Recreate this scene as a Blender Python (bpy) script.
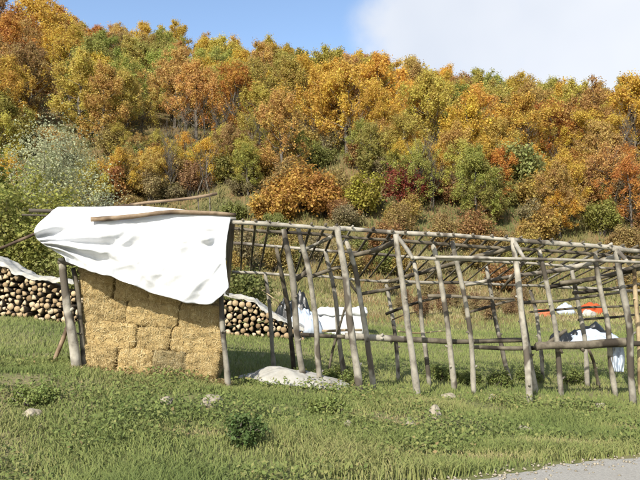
import bpy, math, random
import numpy as np
from mathutils import Vector, Matrix, noise

# ------------------------------------------------------------------ clear
for o in list(bpy.data.objects):
    bpy.data.objects.remove(o)
scene = bpy.context.scene
COL = scene.collection
R = math.radians
random.seed(11)
RNG = np.random.default_rng(11)

# ------------------------------------------------------------------ camera
EYE = 1.6
PITCH = math.atan(60 / 640)
cam_d = bpy.data.cameras.new('camera')
cam_d.sensor_width = 36.0
cam_d.lens = 36.0
cam_d.clip_end = 3000
cam_d.clip_start = 0.05
cam = bpy.data.objects.new('camera', cam_d)
COL.objects.link(cam)
cam.location = (0, 0, EYE)
cam.rotation_euler = (math.pi / 2 + PITCH, 0, 0)
scene.camera = cam

# ------------------------------------------------------------------ sun, sky, exposure
SUN_EL = R(37)
SUN_AZ = R(206)            # compass angle of the sun, clockwise from +Y: behind the camera, to the left
to_sun = Vector((math.sin(SUN_AZ) * math.cos(SUN_EL), math.cos(SUN_AZ) * math.cos(SUN_EL), math.sin(SUN_EL)))
sun_d = bpy.data.lights.new('sun', 'SUN')
sun_d.energy = 4.2
sun_d.angle = R(0.55)
sun_d.color = (1.0, 0.94, 0.84)
sun = bpy.data.objects.new('sun', sun_d)
COL.objects.link(sun)
sun.location = (-20, -30, 40)
sun.rotation_euler = (-to_sun).to_track_quat('-Z', 'Y').to_euler()

world = bpy.data.worlds.new('World')
scene.world = world
world.use_nodes = True
wn, wl = world.node_tree.nodes, world.node_tree.links
wn.clear()
w_out = wn.new('ShaderNodeOutputWorld')
w_bg = wn.new('ShaderNodeBackground')
w_bg.inputs['Strength'].default_value = 0.15
w_sky = wn.new('ShaderNodeTexSky')
w_sky.sky_type = 'NISHITA'
w_sky.sun_disc = False
w_sky.sun_elevation = SUN_EL
w_sky.sun_rotation = SUN_AZ
w_sky.air_density = 1.0
w_sky.dust_density = 1.2
w_sky.ozone_density = 1.6
w_tc = wn.new('ShaderNodeTexCoord')
# soft cumulus bank: broad blobs in direction space, edges broken up by noise
w_n = wn.new('ShaderNodeTexNoise')
w_n.inputs['Scale'].default_value = 3.2
w_n.inputs['Detail'].default_value = 7
w_n.inputs['Roughness'].default_value = 0.52
wl.new(w_tc.outputs['Generated'], w_n.inputs['Vector'])
def w_math(op, a, b=None):
    n = wn.new('ShaderNodeMath'); n.operation = op
    for i, v in enumerate((a, b)):
        if v is None: continue
        if isinstance(v, (int, float)): n.inputs[i].default_value = v
        else: wl.new(v, n.inputs[i])
    return n.outputs[0]
def cloud_blob(d, rad):
    n = wn.new('ShaderNodeVectorMath'); n.operation = 'DISTANCE'
    wl.new(w_tc.outputs['Generated'], n.inputs[0])
    n.inputs[1].default_value = Vector(d).normalized()
    return w_math('SUBTRACT', 1.0, w_math('DIVIDE', n.outputs['Value'], rad))
blobs = [((0.42, 0.95, 0.47), 0.26), ((0.62, 0.87, 0.46), 0.27), ((0.25, 0.95, 0.42), 0.17), ((-0.6, 0.5, 0.62), 0.38),
         ((0.9, -0.2, 0.4), 0.5), ((-0.8, -0.6, 0.35), 0.4), ((0.1, -0.9, 0.5), 0.45), ((-0.97, 0.3, 0.3), 0.35)]
acc = None
for d_, r_ in blobs:
    b_ = cloud_blob(d_, r_)
    acc = b_ if acc is None else w_math('MAXIMUM', acc, b_)
w_m = w_math('ADD', w_math('MULTIPLY', acc, 1.1), w_math('MULTIPLY', w_math('SUBTRACT', w_n.outputs['Fac'], 0.5), 2.2))
w_mr = wn.new('ShaderNodeMapRange')
w_mr.interpolation_type = 'SMOOTHSTEP'
w_mr.inputs['From Min'].default_value = 0.0
w_mr.inputs['From Max'].default_value = 0.5
wl.new(w_m, w_mr.inputs['Value'])
w_fac = w_math('MULTIPLY', w_mr.outputs[0], 0.93)
w_n2 = wn.new('ShaderNodeTexNoise')
w_n2.inputs['Scale'].default_value = 2.1
w_n2.inputs['Detail'].default_value = 4
wl.new(w_tc.outputs['Generated'], w_n2.inputs['Vector'])
w_cr = wn.new('ShaderNodeValToRGB')
w_cr.color_ramp.elements[0].position = 0.35
w_cr.color_ramp.elements[0].color = (2.75, 3.0, 3.45, 1)
w_cr.color_ramp.elements[1].position = 0.62
w_cr.color_ramp.elements[1].color = (3.7, 3.8, 4.0, 1)
wl.new(w_n2.outputs['Fac'], w_cr.inputs['Fac'])
w_mix = wn.new('ShaderNodeMix')
w_mix.data_type = 'RGBA'
wl.new(w_fac, w_mix.inputs['Factor'])
wl.new(w_sky.outputs[0], w_mix.inputs['A'])
wl.new(w_cr.outputs[0], w_mix.inputs['B'])
wl.new(w_mix.outputs['Result'], w_bg.inputs['Color'])
wl.new(w_bg.outputs[0], w_out.inputs['Surface'])

scene.view_settings.view_transform = 'Standard'
scene.view_settings.look = 'None'
scene.view_settings.gamma = 1.0
scene.view_settings.use_curve_mapping = False
scene.view_settings.exposure = 0.75
scene.render.engine = 'CYCLES'
scene.cycles.use_denoising = True
scene.cycles.max_bounces = 6
scene.cycles.transparent_max_bounces = 4

# ------------------------------------------------------------------ helpers: numbers
CT, ST = math.cos(PITCH), math.sin(PITCH)
def ray(px, py):
    u, v = (px - 320) / 640, (240 - py) / 640
    return u, CT - v * ST, ST + v * CT
def at_y(px, py, Y):
    x, y, z = ray(px, py)
    t = Y / y
    return Vector((x * t, Y, z * t + EYE))
SLANT = 0.15               # the rack runs slightly away from the road towards the right
def at(px, py, d=0.0):     # a point on the vertical plane d metres behind the rack's front row
    x, y, z = ray(px, py)
    t = (9.5 + d * 1.011) / (y - SLANT * x)
    return Vector((x * t, y * t, z * t + EYE))
def project(p):
    x, y, z = p[0], p[1], p[2] - EYE
    f = y * CT + z * ST
    v = -y * ST + z * CT
    return 320 + 640 * x / f, 240 - 640 * v / f

def sstep(a, b, x):
    t = np.clip((x - a) / (b - a), 0, 1)
    return t * t * (3 - 2 * t)
def road_edge(X):
    X = np.asarray(X, float)
    return np.interp(X, [-400, -30, -1, 1.5, 3.2, 6, 30, 400], [-38, 2.6, 5.15, 6.0, 6.72, 7.45, 11.4, 90])
def bumps(X, Y, s):
    return (np.sin(X * 1.7 * s + 0.6 * np.sin(Y * 1.1 * s)) * np.cos(Y * 1.3 * s + 1.2)
            + 0.6 * np.sin(X * 3.9 * s + Y * 2.3 * s + 0.5) + 0.4 * np.sin(Y * 5.3 * s - X * 4.7 * s))
def ground(X, Y):
    """height of the ground, road surface = 0"""
    X = np.asarray(X, float); Y = np.asarray(Y, float)
    base = np.interp(X, [-60, -20, -8, -3.4, -1.3, 0.6, 3.1, 5, 12, 60],
                     [2.0, 1.5, 1.0, 0.60, 0.37, 0.20, 0.04, -0.01, -0.12, -0.3])
    e = road_edge(X)
    k = sstep(e + 0.15, np.maximum(e + 3.2, 8.6), Y)
    h = base * k
    h = h + 0.075 * np.clip(Y - 11.5, 0, 19.5)
    h = h + 0.03 * bumps(X, Y, 1.0) * sstep(e + 0.2, e + 1.5, Y) * (1 + 2 * sstep(20, 45, Y))
    # the hillside
    yy = Y + 2.0 * np.sin(X * 0.09) + 1.2 * np.sin(X * 0.21 + 1)
    slope_top = 96.0
    rise = np.where(yy > 30, 0.5 * ((np.clip(yy, 30, 36) - 30) ** 2) / 12.0 + 0.5 * np.clip(yy - 36, 0, 16)
                    + 0.385 * np.clip(yy - 52, 0, slope_top - 52), 0)
    tilt = 1.12 - 0.0045 * np.clip(X, -60, 70) + 0.075 * np.exp(-((X + 12) / 20) ** 2)
    rise = rise * tilt
    h = h + rise + 0.35 * bumps(X, Y, 0.16) * sstep(34, 50, Y)
    h = h - 0.25 * np.clip(Y - 118, 0, 500)
    return np.maximum(h, -6)
def gz(x, y): return float(ground(x, y))

# ------------------------------------------------------------------ helpers: objects
def np_mesh(name, verts, face_sets, tint=None, smooth=False):
    """verts (n,3); face_sets: list of (m,k) int arrays"""
    me = bpy.data.meshes.new(name)
    verts = np.ascontiguousarray(verts, np.float32)
    me.vertices.add(len(verts))
    me.vertices.foreach_set('co', verts.ravel())
    loops = np.concatenate([f.ravel() for f in face_sets]).astype(np.int32)
    sizes = np.concatenate([np.full(len(f), f.shape[1]) for f in face_sets]).astype(np.int32)
    starts = np.concatenate([[0], np.cumsum(sizes)[:-1]]).astype(np.int32)
    me.loops.add(len(loops))
    me.loops.foreach_set('vertex_index', loops)
    me.polygons.add(len(sizes))
    me.polygons.foreach_set('loop_start', starts)
    if smooth:
        me.polygons.foreach_set('use_smooth', np.ones(len(sizes), bool))
    if tint is not None:
        a = me.attributes.new('tint', 'FLOAT', 'FACE')
        a.data.foreach_set('value', np.ascontiguousarray(tint, np.float32))
    me.update(calc_edges=True)
    me.validate()
    return me
def obj(name, me, mat=None, parent=None, loc=None):
    o = bpy.data.objects.new(name, me)
    COL.objects.link(o)
    if mat is not None and me is not None and not me.materials:
        me.materials.append(mat)
    if parent is not None: o.parent = parent
    if loc is not None: o.location = loc
    return o
def tag(o, label=None, cat=None, group=None, kind=None):
    if label: o['label'] = label
    if cat: o['category'] = cat
    if group: o['group'] = group
    if kind: o['kind'] = kind
    return o
def empty(name, loc):
    o = bpy.data.objects.new(name, None)
    COL.objects.link(o)
    o.location = loc
    o.empty_display_size = 0.2
    return o

def tube_data(pts, radii, sides=8, wob=0.0, seed=0, cap=True):
    pts = [Vector(p) for p in pts]
    V, F = [], []
    n = len(pts)
    up = Vector((0.3, 0.5, 0.8))
    prev = None
    for i, p in enumerate(pts):
        t = (pts[min(i + 1, n - 1)] - pts[max(i - 1, 0)]).normalized()
        if prev is None:
            a = t.cross(up)
            if a.length < 0.1: a = t.cross(Vector((1, 0, 0)))
        else:
            a = prev - t * prev.dot(t)
        a.normalize(); prev = a
        b = t.cross(a)
        for k in range(sides):
            an = 2 * math.pi * k / sides
            rr = radii[i]
            if wob:
                rr *= 1 + wob * noise.noise(Vector((seed * 3.1 + math.cos(an) * 1.3, i * 0.55 + seed, math.sin(an) * 1.3)))
            V.append(p + (a * math.cos(an) + b * math.sin(an)) * rr)
    for i in range(n - 1):
        for k in range(sides):
            k2 = (k + 1) % sides
            F.append((i * sides + k, i * sides + k2, (i + 1) * sides + k2, (i + 1) * sides + k))
    tris = []
    if cap:
        for base in (0, (n - 1) * sides):
            c = len(V)
            V.append(pts[0] if base == 0 else pts[-1])
            for k in range(sides):
                k2 = (k + 1) % sides
                tris.append((c, base + k2, base + k) if base == 0 else (c, base + k, base + k2))
    return np.array([tuple(v) for v in V]), np.array(F, int), np.array(tris, int).reshape(-1, 3)

_pole_seed = [0]
def resample(ctrl, step):
    ctrl = [Vector(c) for c in ctrl]
    out = [ctrl[0]]
    for a, b in zip(ctrl[:-1], ctrl[1:]):
        m = max(1, int((b - a).length / step))
        for i in range(1, m + 1): out.append(a.lerp(b, i / m))
    if len(ctrl) > 2:           # round the bends
        for _ in range(2):
            out = [out[0]] + [(out[i - 1] + out[i] * 2 + out[i + 1]) / 4 for i in range(1, len(out) - 1)] + [out[-1]]
    return out
def pole(name, ctrl, r0, r1, mat, root, crook=0.018, sides=8):
    """a rough round pole from first to last control point, a part of root"""
    _pole_seed[0] += 1
    s = _pole_seed[0]
    pts = resample(ctrl, 0.16)
    n = len(pts)
    L = sum((pts[i + 1] - pts[i]).length for i in range(n - 1))
    res, rad = [], []
    dist = 0.0
    for i, p in enumerate(pts):
        if i: dist += (pts[i] - pts[i - 1]).length
        t = i / max(1, n - 1)
        w = math.sin(math.pi * t) ** 0.5 * crook if 0 < t < 1 else 0
        q = p + Vector((noise.noise((s * 7.3, dist * 1.1, 0.2)), noise.noise((s * 3.7, 4.1, dist * 1.1)), noise.noise((dist * 1.1, s * 5.9, 2.2)))) * w * 2.0
        rr = r0 + (r1 - r0) * t
        rr *= 1 + 0.13 * noise.noise((s * 2.9, dist * 4.0, 7.7))
        if i in (0, n - 1): rr *= 0.93
        res.append(q); rad.append(rr)
    base = Vector(root.location) if root is not None else Vector((0, 0, 0))
    if root is None:
        base = res[0].copy()
    V, F, T = tube_data([q - base for q in res], rad, sides, 0.22, s)
    kr = random.Random(s * 13 + 5)
    if r0 > 0.025 and n > 6:
        for _ in range(kr.randint(1, 3)):
            i = kr.randint(2, n - 3)
            ax = (res[i + 1] - res[i]).normalized()
            sd = ax.cross(Vector((kr.uniform(-1, 1), kr.uniform(-1, 1), kr.uniform(-1, 1)))).normalized()
            q0 = res[i] - base
            rk = rad[i]
            kv, kf, kt = tube_data([q0, q0 + (sd * 1.0 + ax * 0.25) * rk, q0 + (sd * 1.35 + ax * 0.5) * rk * kr.uniform(1.0, 1.5)],
                                   [rk * 0.55, rk * 0.42, rk * 0.3], 6, 0.1, s)
            F = np.concatenate([F, kf + len(V)]); T = np.concatenate([T, kt + len(V)]); V = np.concatenate([V, kv])
    me = np_mesh(name, V, [F, T], smooth=True)
    o = obj(name, me, mat, root)
    if root is None: o.location = base
    return o

# ------------------------------------------------------------------ helpers: materials
def new_mat(name):
    m = bpy.data.materials.new(name)
    m.use_nodes = True
    nt = m.node_tree
    bsdf = nt.nodes['Principled BSDF']
    bsdf.inputs['Roughness'].default_value = 0.8
    bsdf.inputs['Specular IOR Level'].default_value = 0.25
    return m, nt, bsdf
def ramp(nt, fac, stops):
    r = nt.nodes.new('ShaderNodeValToRGB')
    e = r.color_ramp.elements
    while len(e) < len(stops): e.new(0.5)
    for x, (p, c) in zip(e, stops):
        x.position = p; x.color = (*c, 1)
    nt.links.new(fac, r.inputs['Fac'])
    return r.outputs['Color']
def tex_noise(nt, scale, detail=4, rough=0.55, vec=None, dist=0.0):
    n = nt.nodes.new('ShaderNodeTexNoise')
    n.inputs['Scale'].default_value = scale
    n.inputs['Detail'].default_value = detail
    n.inputs['Roughness'].default_value = rough
    n.inputs['Distortion'].default_value = dist
    if vec is not None: nt.links.new(vec, n.inputs['Vector'])
    return n.outputs['Fac']
def coords(nt, kind='Object', scale=None):
    tc = nt.nodes.new('ShaderNodeTexCoord')
    out = tc.outputs[kind]
    if scale is not None:
        mp = nt.nodes.new('ShaderNodeMapping')
        mp.inputs['Scale'].default_value = scale
        nt.links.new(out, mp.inputs['Vector'])
        out = mp.outputs[0]
    return out
def mixc(nt, fac, a, b, blend='MIX'):
    n = nt.nodes.new('ShaderNodeMix'); n.data_type = 'RGBA'; n.blend_type = blend
    for s, v in (('Factor', fac), ('A', a), ('B', b)):
        if isinstance(v, (int, float)): n.inputs[s].default_value = v
        elif isinstance(v, tuple): n.inputs[s].default_value = (*v, 1)
        else: nt.links.new(v, n.inputs[s])
    return n.outputs['Result']
def bump(nt, bsdf, h, strength=0.4, dist=0.02):
    b = nt.nodes.new('ShaderNodeBump')
    b.inputs['Strength'].default_value = strength
    b.inputs['Distance'].default_value = dist
    nt.links.new(h, b.inputs['Height'])
    nt.links.new(b.outputs[0], bsdf.inputs['Normal'])
def scaled(nt, v, mul, add):
    n = nt.nodes.new('ShaderNodeMath'); n.operation = 'MULTIPLY_ADD'
    nt.links.new(v, n.inputs[0]); n.inputs[1].default_value = mul; n.inputs[2].default_value = add
    return n.outputs[0]

def leafy_material(name, trans=0.3, hue=0.05, val=0.9):
    """leaf colour = the object's own colour, varied leaf by leaf"""
    m, nt, bsdf = new_mat(name)
    oi = nt.nodes.new('ShaderNodeObjectInfo')
    at_ = nt.nodes.new('ShaderNodeAttribute'); at_.attribute_name = 'tint'
    hs = nt.nodes.new('ShaderNodeHueSaturation')
    nt.links.new(oi.outputs['Color'], hs.inputs['Color'])
    nt.links.new(scaled(nt, at_.outputs['Fac'], hue, 0.5 - hue / 2), hs.inputs['Hue'])
    nt.links.new(scaled(nt, at_.outputs['Fac'], val, 1 - val / 2), hs.inputs['Value'])
    nt.links.new(hs.outputs[0], bsdf.inputs['Base Color'])
    bsdf.inputs['Roughness'].default_value = 0.6
    tr = nt.nodes.new('ShaderNodeBsdfTranslucent')
    nt.links.new(hs.outputs[0], tr.inputs['Color'])
    mx = nt.nodes.new('ShaderNodeMixShader'); mx.inputs[0].default_value = trans
    nt.links.new(bsdf.outputs[0], mx.inputs[1]); nt.links.new(tr.outputs[0], mx.inputs[2])
    nt.links.new(mx.outputs[0], nt.nodes['Material Output'].inputs['Surface'])
    return m
def blade_material(name, stops, trans=0.3):
    m, nt, bsdf = new_mat(name)
    at_ = nt.nodes.new('ShaderNodeAttribute'); at_.attribute_name = 'tint'
    c = ramp(nt, at_.outputs['Fac'], stops)
    nt.links.new(c, bsdf.inputs['Base Color'])
    bsdf.inputs['Roughness'].default_value = 0.6
    ge = nt.nodes.new('ShaderNodeNewGeometry')
    va = nt.nodes.new('ShaderNodeVectorMath'); va.operation = 'ADD'
    nt.links.new(ge.outputs['Normal'], va.inputs[0]); va.inputs[1].default_value = (0, 0, 1.1)
    vn = nt.nodes.new('ShaderNodeVectorMath'); vn.operation = 'NORMALIZE'
    nt.links.new(va.outputs[0], vn.inputs[0]); nt.links.new(vn.outputs[0], bsdf.inputs['Normal'])
    tr = nt.nodes.new('ShaderNodeBsdfTranslucent')
    nt.links.new(c, tr.inputs['Color'])
    mx = nt.nodes.new('ShaderNodeMixShader'); mx.inputs[0].default_value = trans
    nt.links.new(bsdf.outputs[0], mx.inputs[1]); nt.links.new(tr.outputs[0], mx.inputs[2])
    nt.links.new(mx.outputs[0], nt.nodes['Material Output'].inputs['Surface'])
    return m

MAT = {}
def wood_material(name, dark, mid, light, sc=1.0):
    m, nt, bsdf = new_mat(name)
    c = coords(nt, 'Object')
    oi = nt.nodes.new('ShaderNodeObjectInfo')
    n1 = tex_noise(nt, 5 * sc, 5, 0.65, c)
    n2 = tex_noise(nt, 40 * sc, 3, 0.6, c)
    n3 = tex_noise(nt, 2.3 * sc, 2, 0.5, c)
    col = ramp(nt, n1, [(0.30, dark), (0.46, mid), (0.70, light)])
    col = mixc(nt, scaled(nt, n2, 0.5, 0.0), col, mid)
    patch = ramp(nt, n3, [(0.41, (1, 1, 1)), (0.47, (0, 0, 0))])
    col = mixc(nt, patch, col, dark)
    hs = nt.nodes.new('ShaderNodeHueSaturation')
    nt.links.new(col, hs.inputs['Color'])
    nt.links.new(scaled(nt, oi.outputs['Random'], 0.5, 0.75), hs.inputs['Value'])
    nt.links.new(hs.outputs[0], bsdf.inputs['Base Color'])
    bump(nt, bsdf, n2, 0.5, 0.006)
    MAT[name] = m
wood_material('weathered_pole', (0.085, 0.072, 0.055), (0.25, 0.23, 0.185), (0.43, 0.40, 0.33))
wood_material('barky_pole', (0.035, 0.028, 0.02), (0.10, 0.085, 0.06), (0.22, 0.19, 0.14))
wood_material('brown_pole', (0.06, 0.04, 0.025), (0.17, 0.12, 0.075), (0.30, 0.23, 0.15))
wood_material('fresh_pole', (0.16, 0.11, 0.06), (0.38, 0.29, 0.17), (0.52, 0.43, 0.28))
wood_material('tree_bark', (0.04, 0.033, 0.026), (0.11, 0.095, 0.075), (0.22, 0.20, 0.165), 0.6)
wood_material('log_bark', (0.06, 0.045, 0.03), (0.15, 0.115, 0.08), (0.26, 0.215, 0.16), 2)

m, nt, bsdf = new_mat('log_end')
c = coords(nt, 'Object')
oi = nt.nodes.new('ShaderNodeObjectInfo')
cc = ramp(nt, oi.outputs['Random'], [(0.0, (0.20, 0.14, 0.075)), (0.3, (0.36, 0.26, 0.145)), (0.7, (0.52, 0.40, 0.24)), (1.0, (0.64, 0.54, 0.38))])
nt.links.new(mixc(nt, scaled(nt, tex_noise(nt, 3, 4, 0.6, c), 0.7, -0.15), cc, (0.16, 0.10, 0.05)), bsdf.inputs['Base Color'])
MAT['log_end'] = m

m, nt, bsdf = new_mat('straw')
c = coords(nt, 'Object')
at_ = nt.nodes.new('ShaderNodeAttribute'); at_.attribute_name = 'tint'
oi = nt.nodes.new('ShaderNodeObjectInfo')
col = ramp(nt, at_.outputs['Fac'], [(0.0, (0.15, 0.095, 0.035)), (0.45, (0.41, 0.305, 0.135)), (0.8, (0.55, 0.43, 0.21)), (1.0, (0.64, 0.54, 0.31))])
col = mixc(nt, scaled(nt, tex_noise(nt, 6, 5, 0.7, c), 1.6, -0.55), col, (0.30, 0.20, 0.075))
hs = nt.nodes.new('ShaderNodeHueSaturation')
nt.links.new(col, hs.inputs['Color'])
nt.links.new(scaled(nt, oi.outputs['Random'], 0.22, 0.86), hs.inputs['Value'])
nt.links.new(mixc(nt, 1.0, hs.outputs[0], oi.outputs['Color'], 'MULTIPLY'), bsdf.inputs['Base Color'])
bump(nt, bsdf, tex_noise(nt, 60, 4, 0.7, c), 0.8, 0.012)
MAT['straw'] = m

def cloth_material(name, colour, grime, rough=0.55, grime_amt=0.35, trans=0.12):
    m, nt, bsdf = new_mat(name)
    c = coords(nt, 'Object')
    g = tex_noise(nt, 3.2, 6, 0.65, c)
    f = ramp(nt, g, [(0.42, (0, 0, 0)), (0.75, (grime_amt,) * 3)])
    col = mixc(nt, f, colour, grime)
    nt.links.new(col, bsdf.inputs['Base Color'])
    bsdf.inputs['Roughness'].default_value = rough
    bsdf.inputs['Specular IOR Level'].default_value = 0.4
    bump(nt, bsdf, tex_noise(nt, 14, 4, 0.6, c), 0.35, 0.012)
    if trans:
        tr = nt.nodes.new('ShaderNodeBsdfTranslucent'); nt.links.new(col, tr.inputs['Color'])
        mx = nt.nodes.new('ShaderNodeMixShader'); mx.inputs[0].default_value = trans
        nt.links.new(bsdf.outputs[0], mx.inputs[1]); nt.links.new(tr.outputs[0], mx.inputs[2])
        nt.links.new(mx.outputs[0], nt.nodes['Material Output'].inputs['Surface'])
    MAT[name] = m
cloth_material('white_sheet', (0.68, 0.69, 0.70), (0.44, 0.44, 0.40), grime_amt=0.6, trans=0.08)
cloth_material('dirty_sheet', (0.43, 0.42, 0.375), (0.27, 0.245, 0.19), grime_amt=0.8)
cloth_material('grey_sheet', (0.36, 0.35, 0.31), (0.20, 0.18, 0.13), grime_amt=0.9)
cloth_material('black_sheet', (0.012, 0.013, 0.013), (0.04, 0.045, 0.04), rough=0.35, trans=0)
cloth_material('blue_white_sheet', (0.46, 0.52, 0.60), (0.30, 0.34, 0.38))
cloth_material('orange_cloth', (0.52, 0.085, 0.02), (0.34, 0.06, 0.02), rough=0.8)
cloth_material('rust_cloth', (0.45, 0.14, 0.06), (0.3, 0.1, 0.05), rough=0.8)

m, nt, bsdf = new_mat('stone')
c = coords(nt, 'Object')
nt.links.new(ramp(nt, tex_noise(nt, 9, 6, 0.65, c), [(0.3, (0.17, 0.145, 0.10)), (0.55, (0.33, 0.29, 0.215)), (0.8, (0.44, 0.395, 0.305))]), bsdf.inputs['Base Color'])
bump(nt, bsdf, tex_noise(nt, 30, 5, 0.7, c), 0.6, 0.02)
MAT['stone'] = m

m, nt, bsdf = new_mat('ground_soil')
c = coords(nt, 'Object')
big = tex_noise(nt, 0.35, 5, 0.6, c)
fine = tex_noise(nt, 9, 6, 0.7, c)
sep = nt.nodes.new('ShaderNodeSeparateXYZ'); nt.links.new(c, sep.inputs[0])
hillf = nt.nodes.new('ShaderNodeMapRange'); nt.links.new(sep.outputs['Y'], hillf.inputs['Value'])
hillf.inputs['From Min'].default_value = 19; hillf.inputs['From Max'].default_value = 25
turf = ramp(nt, fine, [(0.25, (0.075, 0.085, 0.03)), (0.5, (0.14, 0.15, 0.052)), (0.75, (0.22, 0.195, 0.085))])
turf = mixc(nt, ramp(nt, big, [(0.5, (0, 0, 0)), (0.68, (0.65,) * 3)]), turf, (0.27, 0.21, 0.125))
leaf_litter = ramp(nt, fine, [(0.25, (0.085, 0.055, 0.025)), (0.5, (0.17, 0.115, 0.05)), (0.75, (0.24, 0.18, 0.085))])
leaf_litter = mixc(nt, ramp(nt, big, [(0.46, (0, 0, 0)), (0.6, (0.7,) * 3)]), leaf_litter, (0.12, 0.125, 0.045))
nt.links.new(mixc(nt, hillf.outputs[0], turf, leaf_litter), bsdf.inputs['Base Color'])
bsdf.inputs['Roughness'].default_value = 0.95
bump(nt, bsdf, fine, 0.8, 0.05)
MAT['ground_soil'] = m

m, nt, bsdf = new_mat('road_surface')
c = coords(nt, 'Object')
f1 = tex_noise(nt, 55, 4, 0.7, c); f2 = tex_noise(nt, 1.3, 4, 0.6, c)
vo = nt.nodes.new('ShaderNodeTexVoronoi'); vo.inputs['Scale'].default_value = 70; nt.links.new(c, vo.inputs['Vector'])
col = ramp(nt, f1, [(0.3, (0.20, 0.19, 0.165)), (0.6, (0.36, 0.345, 0.305)), (0.8, (0.47, 0.45, 0.40))])
col = mixc(nt, scaled(nt, f2, 1.4, -0.4), col, (0.27, 0.25, 0.21))
nt.links.new(col, bsdf.inputs['Base Color'])
bump(nt, bsdf, vo.outputs['Distance'], 0.5, 0.01)
MAT['road_surface'] = m

MAT['leaf'] = leafy_material('autumn_leaf', 0.48, 0.06, 0.6)
MAT['shrub_leaf'] = leafy_material('shrub_leaf', 0.42, 0.055, 0.8)
MAT['grass'] = blade_material('grass_blade', [(0.0, (0.12, 0.165, 0.045)), (0.45, (0.215, 0.25, 0.075)), (0.75, (0.30, 0.29, 0.11)), (0.9, (0.37, 0.31, 0.15)), (1.0, (0.44, 0.36, 0.21))])
MAT['dry_grass'] = blade_material('dry_grass_blade', [(0.0, (0.115, 0.135, 0.042)), (0.4, (0.185, 0.175, 0.062)), (0.75, (0.245, 0.185, 0.08)), (1.0, (0.25, 0.14, 0.06))])
MAT['weed'] = blade_material('weed_leaf', [(0.0, (0.11, 0.15, 0.04)), (0.5, (0.20, 0.24, 0.07)), (0.85, (0.29, 0.28, 0.10)), (1.0, (0.30, 0.22, 0.10))])

# ------------------------------------------------------------------ the ground and the road
def axis(knots):
    out = []
    for (a, b, step) in knots:
        out += list(np.arange(a, b, step))
    return np.array(out + [knots[-1][1]])
gx = axis([(-600, -150, 45), (-150, -40, 5), (-40, -10, 1.0), (-10, 9, 0.16), (9, 40, 1.0), (40, 150, 5), (150, 600, 45)])
gy = axis([(-300, -30, 30), (-30, 3, 1.5), (3, 14, 0.14), (14, 34, 0.5), (34, 125, 1.5), (125, 900, 40)])
GX, GY = np.meshgrid(gx, gy)
GZ = ground(GX, GY)
V = np.stack([GX.ravel(), GY.ravel(), GZ.ravel()], 1)
ny, nx = GX.shape
idx = np.arange(ny * nx).reshape(ny, nx)
F = np.stack([idx[:-1, :-1].ravel(), idx[:-1, 1:].ravel(), idx[1:, 1:].ravel(), idx[1:, :-1].ravel()], 1)
g_ob = obj('ground', np_mesh('ground', V, [F], smooth=True), MAT['ground_soil'])
tag(g_ob, kind='structure')

rx = axis([(-200, -12, 4), (-12, 14, 0.08), (14, 200, 4)])
edge = road_edge(rx) + 0.06 * np.sin(rx * 3.1) + 0.035 * np.sin(rx * 11.3 + 1) + 0.02 * np.sin(rx * 27)
rows = [np.maximum(edge - 14 * (1 + np.abs(rx) / 120), -60), edge - 4, edge - 1, edge - 0.3, edge]
zs = [0.012, 0.012, 0.012, 0.010, 0.004]
V = np.concatenate([np.stack([rx, r_, np.full_like(rx, z_)], 1) for r_, z_ in zip(rows, zs)])
n = len(rx)
idx = np.arange(len(rows) * n).reshape(len(rows), n)
F = np.stack([idx[:-1, :-1].ravel(), idx[:-1, 1:].ravel(), idx[1:, 1:].ravel(), idx[1:, :-1].ravel()], 1)
tag(obj('road', np_mesh('road', V, [F]), MAT['road_surface']), kind='structure')

# ------------------------------------------------------------------ grass
def blades(name, X, Y, H, W, T, bend, mat, seg=2, zoff=-0.01):
    N = len(X)
    az = RNG.uniform(0, 2 * np.pi, N)
    fa = RNG.uniform(0, 2 * np.pi, N)
    Z = ground(X, Y) + zoff
    dx, dy = np.cos(az) * W / 2, np.sin(az) * W / 2
    lx, ly = np.cos(fa) * H * bend, np.sin(fa) * H * bend
    P = np.stack([X, Y, Z], 1)
    S = np.stack([dx, dy, np.zeros(N)], 1)
    if seg == 2:
        mid = P + np.stack([lx * 0.3, ly * 0.3, H * 0.58], 1)
        tip = P + np.stack([lx, ly, H * (1 - 0.35 * np.clip(bend, 0, 1.2))], 1)
        V = np.stack([P - S, P + S, mid + S * 0.75, mid - S * 0.75, tip], 1).reshape(-1, 3)
        b = np.arange(N)[:, None] * 5
        me = np_mesh(name, V, [b + np.array([[0, 1, 2, 3]]), b + np.array([[3, 2, 4]])], np.concatenate([T, T]))
    else:
        tip = P + np.stack([lx, ly, H], 1)
        V = np.stack([P - S, P + S, tip], 1).reshape(-1, 3)
        b = np.arange(N)[:, None] * 3
        me = np_mesh(name, V, [b + np.array([[0, 1, 2]])], T)
    return obj(name, me, mat)
def patchy(X, Y, s, k=0.0):
    return 0.5 + 0.25 * (np.sin(X * s + 1.3 * np.sin(Y * s * 0.7 + k)) + np.sin(Y * s * 1.3 + 0.9 * np.sin(X * s * 1.1 + k)))
def scatter(x0, x1, y0, y1, N):
    return RNG.uniform(x0, x1, N), RNG.uniform(y0, y1, N)
def tint_of(X, Y, base, spread, k=0.0):
    return np.clip(base + spread * (patchy(X, Y, 1.7, k) - 0.5) + RNG.normal(0, 0.10, len(X)), 0, 1)

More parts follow.
